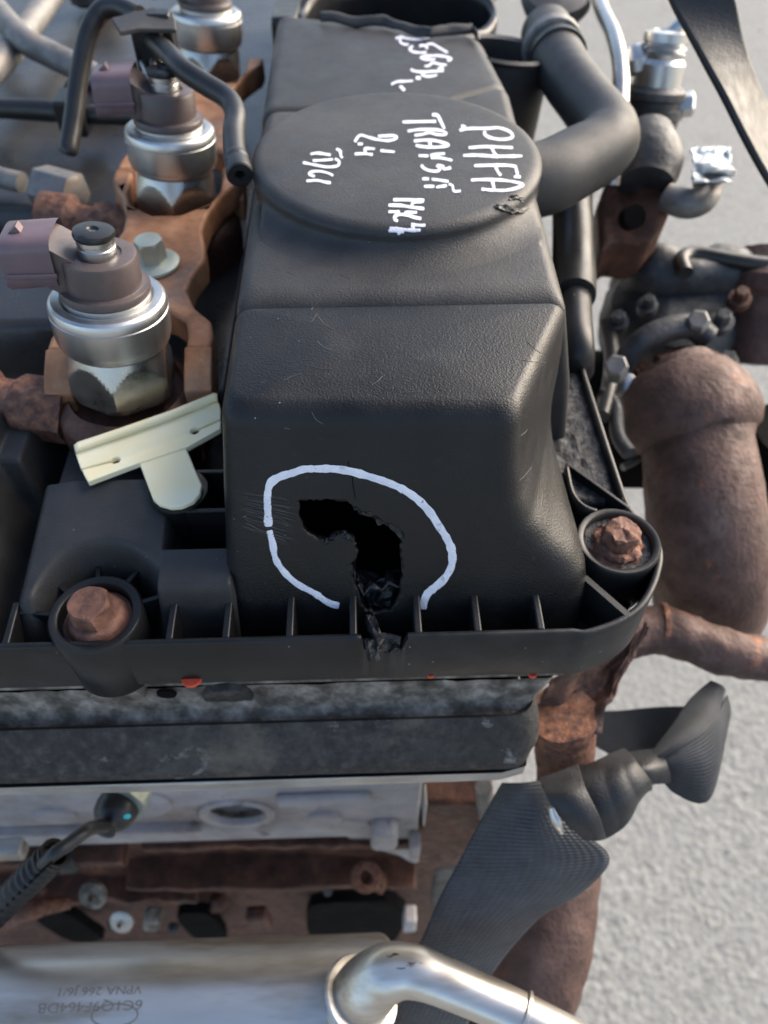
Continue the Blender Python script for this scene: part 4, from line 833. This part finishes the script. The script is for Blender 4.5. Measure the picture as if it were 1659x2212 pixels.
# crumpled heat shield bracket
hs_ = thing('heat_shield', 'torn crumpled rusty sheet bracket beside the corner of the head', 'heat shield', at(1280, 1480, z=-7))
mb = MB()
def fn(u, v):
    A = [Vector((1190, 1470)), Vector((1290, 1425)), Vector((1380, 1370)), Vector((1400, 1340))]; B = [Vector((1165, 1530)), Vector((1230, 1560)), Vector((1285, 1585)), Vector((1330, 1480))]
    k = u*3; i = min(2, int(k)); f = k-i; a = A[i].lerp(A[i+1], f); b = B[i].lerp(B[i+1], f); p = a.lerp(b, v)
    P3 = at(p.x, p.y, z=-6.8-1.6*v+.5*math.sin(u*8+v*3)); return P3+Vector(noise.noise_vector(P3*1.2))*.25
mb.grid(fn, 40, 24); mb.build('torn_sheet', 'rust_pipe', hs_, solid=.12)
mb = MB(); mb.tube([at(1215, 1540, z=-8), at(1220, 1610, z=-10), at(1215, 1680, z=-12)], [1.2, 1.1, 1.0], 24); mb.jitter(.08, 1); mb.build('rusty_stub', 'rust', hs_)
big = thing('exhaust_downpipe', 'pitted rusty exhaust downpipe behind the strap at the bottom', 'exhaust pipe', at(1130, 2100, z=-22))
mb = MB(); mb.tube([at(1215, 1850, z=-17), at(1195, 1930, z=-17.5), at(1172, 2040, z=-18.5), at(1135, 2140, z=-20), at(1070, 2260, z=-22)], [1.6, 1.85, 2.0, 2.05, 2.0], 36); mb.jitter(.12, 1.2); mb.build('exhaust_shell', 'rust_pipe', big)
# turbo
tb = thing('turbocharger', 'oily dark cast turbocharger housing at the right, behind the exhaust elbow', 'turbocharger', at(1450, 700, z=-10))
cT = at(1470, 720, z=-5.5)
mb = MB(); mb.lathe([(1e-5, 2.6), (1.6, 2.5), (2.7, 2.0), (3.3, 1.0), (3.4, 0), (3.2, -1.2), (2.6, -2.6), (2.2, -4)], cT+Vector((0, 1.5, -.8)), (-.25, -.2, 1), 48); mb.jitter(.25, .6); mb.build('compressor_body', 'iron_dark', tb)
mb = MB(); mb.tube([at(1345, 790, z=-4.5), at(1380, 745, z=-3.6), at(1430, 715, z=-3.2), at(1490, 705, z=-3.2), at(1530, 730, z=-3.6)], .55, 16); mb.build('clamp_band', 'iron_dark', tb)
for q in ((1505, 702), (1330, 800)):
    p = at(*q, z=-3.0); mb = MB(); hf = hexrf(.5, .2); mb.lathe([(1, -.3), (1, .5), (.8, .6), (1e-5, .6)], p, (-.3, -.5, 1), 36, rf=lambda a, r, z: hf(a)*r); mb.build('clamp_nut', 'steel_old', tb, angle=30)
mb = MB(); mb.tube([at(1380, 610, z=-4.5), at(1420, 585, z=-3.5), at(1480, 600, z=-3.5), at(1560, 590, z=-3.5), at(1620, 620, z=-4)], [1.2, 1.35, 1.1, 1.3, 1.2], 24); mb.jitter(.2, .7); mb.build('inlet_casting', 'iron_dark', tb)
mb = MB(); mb.tube([at(1345, 640, z=-6), at(1360, 600, z=-5), at(1440, 560, z=-4.8)], [.7, .8, .5], 18); mb.build('oil_banjo', 'steel_old', tb)
mb = MB(); mb.lathe([(.25, -.3), (.55, -.2), (.55, .2), (.3, .4), (1e-5, .42)], at(1352, 835, z=-4.6), (-.4, -.6, .8), 28); mb.build('plated_nut', 'steel', tb)
mb = MB(); mb.tube([at(1345, 1010, z=-7), at(1380, 990, z=-7), at(1400, 960, z=-7)], .16, 10); mb.build('wire_loop', 'steel_old', tb)
for x, y, z, r, m in ((1335, 690, -3.6, .32, 'iron_dark'), (1400, 655, -3.0, .3, 'iron_dark'), (1560, 690, -3.2, .36, 'iron_dark'), (1600, 640, -3.0, .34, 'rust_dark'), (1570, 780, -4.2, .36, 'iron_dark'), (1390, 800, -5, .36, 'rust_dark')):
    p = at(x, y, z=z); mb = MB(); hf2 = hexrf(r, x); mb.lathe([(1.5, -.5), (1.5, -.1), (1, -.08), (1, r), (.8, r+.1), (1e-5, r+.1)], p, (-.2, -.3, 1), 36, rf=lambda a_, q_, z_: hf2(a_)*q_ if q_ <= 1 else r*q_); mb.build('flange_bolt', m, tb, angle=30)
for pp, r, m in (([(1300, 850), (1330, 880), (1335, 940), (1360, 980)], .3, 'iron_dark'), ([(1310, 700), (1322, 760), (1318, 830), (1300, 900)], .35, 'rubber'), ([(1420, 780), (1470, 760), (1540, 770), (1590, 820)], .25, 'rust_dark')):
    mb = MB(); mb.tube([at(x, y, z=-4.2) for x, y in pp], r, 12); mb.build('oil_line', m, tb)
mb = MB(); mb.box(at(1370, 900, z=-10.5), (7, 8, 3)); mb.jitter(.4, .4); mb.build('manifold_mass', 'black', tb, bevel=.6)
mb = MB(); mb.tube([at(1480, 590, z=-2.5), at(1472, 560, z=-2.4), at(1500, 548, z=-2.4), at(1570, 560, z=-2.4), at(1640, 570, z=-2.4), at(1720, 570, z=-2.4)], .36, 16); tag(mb.build('oil_feed_hose', 'rubber', None, origin=at(1480, 590, z=-2.5)), 'thin black hose bending over the turbocharger at the right edge', 'hose')
mb = MB(); mb.lathe([(2.2, -3), (2.3, 0), (2.6, .3), (2.6, 1.0), (2.2, 1.4), (1.6, 2.4), (1e-5, 2.6)], at(1668, 650, z=-4.5), (.1, .6, .75), 40); mb.jitter(.1, 1); tag(mb.build('rusty_actuator', 'rust_pipe', None, origin=at(1668, 650, z=-4.5)), 'rust brown flanged housing cut off by the right edge', 'actuator')
mb = MB(); mb.lathe([(2, -2), (2.2, 2)], at(1700, 1000, z=-9), (0, 0, 1), 24); tag(mb.build('dark_mount', 'black', None, origin=at(1700, 1000, z=-9)), 'black shape at the right edge beside the exhaust elbow', 'mount')

# ------------------------------------------------------------------ breather elbow, conduit, pipes on the right
t = thing('breather_hose', 'fat black moulded rubber elbow hose right of the round boss', 'hose', at(1330, 310, z=3.5))
mb = MB(); mb.tube([at(1120, 395, z=3.8), at(1180, 385, z=3.8), at(1245, 352, z=3.9), at(1300, 320, z=4.0), at(1312, 285, z=4.1), at(1270, 225, z=4.2), at(1225, 165, z=4.3), at(1195, 110, z=4.4), at(1180, 70, z=4.4)], [1.3, 1.28, 1.25, 1.2, 1.16, 1.1, 1.12, 1.15, 1.15], 36, sm=8); mb.build('hose_elbow', 'plastic_dusty', t)
mb = MB(); a = at(1193, 105, z=4.4); b = at(1178, 65, z=4.4); mb.lathe([(1.15, -.3), (1.3, -.25), (1.32, .25), (1.16, .3)], a, (b-a), 40); mb.build('hose_clamp', 'steel_old', t)
mb = MB(); a = at(1205, 125, z=4.4); mb.lathe([(1.16, -.12), (1.24, -.1), (1.24, .1), (1.16, .12)], a, (b-a), 40); mb.build('rubber_lip', 'rubber', t)
t = thing('throttle_neck', 'black plastic neck with open round mouth behind the breather hose', 'duct', at(1100, 120, z=2))
mb = MB(); a = at(1085, 130, z=4.2)
mb.lathe([(2.1, -4.5), (2.1, .2), (2.25, .4), (2.1, .5), (1.85, .4), (1.8, -2.5)], a, (.1, .1, 1), 48, cap=False); mb.build('neck_wall', 'plastic_dusty', t)
mb = MB(); mb.lathe([(1e-5, -2.4), (1.85, -2.4)], a, (.1, .1, 1), 40); mb.build('neck_dark', 'black', t)
t = thing('wiring_conduit', 'dark grey smooth conduit running back along the right of the cover', 'conduit', at(1245, 790, z=0))
mb = MB(); mb.tube([at(1246, 800, z=-.8), at(1246, 760, z=.2), at(1242, 700, z=.6), at(1240, 620, z=.7)], .62, 22); mb.build('conduit_tube', 'plastic_smooth', t)
mb = MB(); mb.tube([at(1241, 640, z=.8), at(1240, 600, z=.8), at(1238, 500, z=.9), at(1238, 420, z=1), at(1260, 300, z=1)], [.78, .82, .82, .82, .82], 26); mb.build('conduit_sleeve', 'plastic_smooth', t)
pipe_thing('chrome_pipe', 'thin bright bent metal pipe curving down behind the breather hose', 'pipe', [at(1275, -60, z=4.5), at(1300, 20, z=4.5), at(1325, 75, z=4.5), at(1340, 140, z=4.2), at(1341, 210, z=3.6), at(1336, 270, z=3), at(1320, 400, z=1)], .36, 'steel_warm')
pipe_thing('dark_hose', 'thin dark hose beside the bright bent pipe near the top', 'hose', [at(1195, 10, z=3.5), at(1190, 50, z=3.5), at(1186, 90, z=3.3)], .42, 'rubber')
mb = MB(); mb.lathe([(.5, -.5), (1.5, -.4), (1.7, 0), (1.5, .4), (.5, .5)], at(1200, 2, z=4.5), (0, -.3, 1), 32); tag(mb.build('black_cap', 'rubber', None, origin=at(1200, 2, z=4.5)), 'black round cap at the top edge above the breather hose', 'cap')
# egr valve like fitting
t = thing('valve_fitting', 'ribbed metal fitting on a dark rusty bracket at upper right', 'fitting', at(1410, 300, z=0))
a = at(1412, 205, z=2.2); up3 = Vector((.05, .25, 1))
mb = MB(); mb.lathe([(1.35, -2.2), (1.4, -1.0), (1.5, -.9), (1.5, -.5), (1.3, -.45), (1.3, -.2), (1.45, -.1), (1.45, .2), (1.15, .4)], a, up3, 40); mb.build('fitting_body', 'iron_dark', t, angle=30)
mb = MB(); mb.lathe([(1.1, .3), (1.1, 1.3), (.95, 1.5), (1.0, 1.7), (.85, 1.75), (1.0, 1.9), (.85, 2.0), (1.0, 2.15), (1.0, 2.5), (.6, 2.6), (.5, 2.3)], a, up3, 40); mb.build('ribbed_stub', 'steel', t, angle=30)
mb = MB(); mb.lathe([(.6, -.2), (.85, 0), (.8, .5), (.4, .9), (1e-5, 1)], at(1375, 145, z=3.2), (-.3, .2, 1), 24); mb.build('side_stub', 'steel', t)
mb = MB(); mb.tube([a+up3*2.2, a+up3*2.8+Vector((.6, 0, 0)), a+up3*3.1+Vector((1.1, .5, 0))], [.3, .3, .22], 12); mb.build('spout', 'steel', t)
mb = MB(); hf = hexrf(.55, 0); mb.lathe([(1, -.3), (1, .6), (.8, .7), (1e-5, .7)], at(1465, 228, z=1.8), (1, -.2, .2), 36, rf=lambda a_, r, z: hf(a_)*r); mb.build('clamp_screw', 'steel', t, angle=30)
mb = MB(); mb.prism([at(1345, 290, z=1), at(1400, 290, z=1), at(1445, 400, z=.5), at(1455, 450, z=.2), at(1400, 520, z=-1), at(1330, 510, z=-1), at(1300, 540, z=-1.2), at(1290, 440, z=-.5)], (0, .5, -2.5)); mb.jitter(.1, .7); mb.build('dark_bracket', 'rust_dark', t, bevel=.3)
mb = MB(); mb.tube([at(1390, 300, z=1.4), at(1400, 350, z=1.0), at(1395, 400, z=.5)], [1.3, 1.5, 1.2], 24); mb.build('bracket_boss', 'iron_dark', t)
mb = MB(); mb.tube([at(1440, 425, z=.5), at(1480, 440, z=.5), at(1515, 432, z=.6), at(1530, 405, z=.8), at(1522, 385, z=1)], [.6, .62, .62, .6, .55], 20); mb.build('curved_stub', 'steel_old', t)
mb = MB(); mb.lathe([(.1, -.3), (.5, -.3), (.5, .3), (.1, .3)], at(1365, 470, z=.1), (.2, -1, .8), 24); mb.build('bolt_hole', 'black', t)
mb = MB(); rr = random.Random(5)
mb.grid(lambda u, v: at(1495+85*u, 320+75*v, z=1.5+.8*noise.noise(Vector((u*3, v*3, 1))))+Vector((.3*noise.noise(Vector((v*5, u*5, 7))), 0, 0)), 16, 16)
tag(mb.build('plastic_shard', 'clear', None, solid=.08, origin=at(1530, 360, z=1.5)), 'crumpled clear plastic scrap tied at the end of the curved stub', 'plastic scrap')

# ------------------------------------------------------------------ straps
st = thing('lifting_strap', 'black woven lifting strap knotted below the right corner of the head', 'strap', at(1150, 1800, z=-14))
def sheet(name, L_, R_, m='strap', sol=.11, nu=70, nv=26, wob=.05, bul=0, fold=0):
    LL, _ = crom([at(x, y, z=z) for x, y, z in L_], 1, 8); RR, _ = crom([at(x, y, z=z) for x, y, z in R_], 1, 8)
    def pk(A, u): k = u*(len(A)-1); i = min(int(k), len(A)-2); return A[i].lerp(A[i+1], k-i)
    mb = MB()
    def fn(u, v):
        p = pk(LL, u).lerp(pk(RR, u), v)+Vector((0, -.5, 1)).normalized()*bul*math.sin(v*PI)
        return p+Vector(noise.noise_vector(p*.5))*wob+Vector((.2, -.5, .8))*fold*(abs(math.sin(v*7+u*2.2+noise.noise(p*.6)*2))-.5)
    mb.grid(fn, nu, nv); return mb.build(name, m, st, solid=sol, angle=80)
sheet('strap_fall', [(1085, 1690, -9.2), (1040, 1770, -9.8), (985, 1870, -10.8), (940, 1960, -12), (905, 2040, -13.5), (860, 2130, -15.5), (800, 2230, -18)],
      [(1170, 1685, -8.6), (1255, 1790, -9.0), (1318, 1855, -9.8), (1262, 1925, -11.2), (1160, 1990, -12.8), (1065, 2100, -15), (1000, 2240, -18)], bul=.35)
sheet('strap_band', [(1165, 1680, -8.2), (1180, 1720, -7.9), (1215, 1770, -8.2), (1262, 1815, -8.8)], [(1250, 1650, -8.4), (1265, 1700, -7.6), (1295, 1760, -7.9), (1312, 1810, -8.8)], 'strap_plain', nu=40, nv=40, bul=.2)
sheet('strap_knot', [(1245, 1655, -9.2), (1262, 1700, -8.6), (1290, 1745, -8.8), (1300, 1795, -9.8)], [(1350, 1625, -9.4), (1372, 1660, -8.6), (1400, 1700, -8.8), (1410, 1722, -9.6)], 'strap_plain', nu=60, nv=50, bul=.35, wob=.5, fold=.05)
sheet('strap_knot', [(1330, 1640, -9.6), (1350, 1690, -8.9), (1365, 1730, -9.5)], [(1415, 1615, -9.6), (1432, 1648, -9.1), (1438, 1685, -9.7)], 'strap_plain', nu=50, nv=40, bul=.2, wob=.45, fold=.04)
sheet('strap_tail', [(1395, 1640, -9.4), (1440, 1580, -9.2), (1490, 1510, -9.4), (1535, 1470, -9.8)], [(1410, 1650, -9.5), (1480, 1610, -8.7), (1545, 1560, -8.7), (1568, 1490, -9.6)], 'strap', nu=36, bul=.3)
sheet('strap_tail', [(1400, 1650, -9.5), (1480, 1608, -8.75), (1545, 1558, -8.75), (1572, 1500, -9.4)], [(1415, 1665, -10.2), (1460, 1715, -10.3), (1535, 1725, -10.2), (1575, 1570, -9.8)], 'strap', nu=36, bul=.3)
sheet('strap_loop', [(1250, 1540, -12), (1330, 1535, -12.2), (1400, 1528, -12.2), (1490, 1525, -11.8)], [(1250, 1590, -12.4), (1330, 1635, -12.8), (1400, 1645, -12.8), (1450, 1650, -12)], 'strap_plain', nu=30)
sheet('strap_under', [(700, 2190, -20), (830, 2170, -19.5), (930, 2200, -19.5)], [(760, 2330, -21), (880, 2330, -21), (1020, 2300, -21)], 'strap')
mb = MB(); mb.tube([at(1190, 1745, z=-8.0), at(1200, 1775, z=-8.3), at(1212, 1800, z=-8.7)], [.12, .22, .1], 14, flat=.6); mb.build('metal_glint', 'steel', st)
st2 = thing('hoist_strap', 'broad taut black strap crossing the top right corner', 'strap', at(1560, 120, z=4)); st_, st = st, st2
sheet('strap_web', [(1420, -70, 9), (1455, 10, 8), (1560, 190, 6), (1665, 385, 3.5), (1720, 480, 2)], [(1565, -70, 9), (1590, 10, 8), (1625, 150, 6), (1690, 280, 3.5), (1745, 380, 2)], 'strap_plain', nu=60, sol=.25)
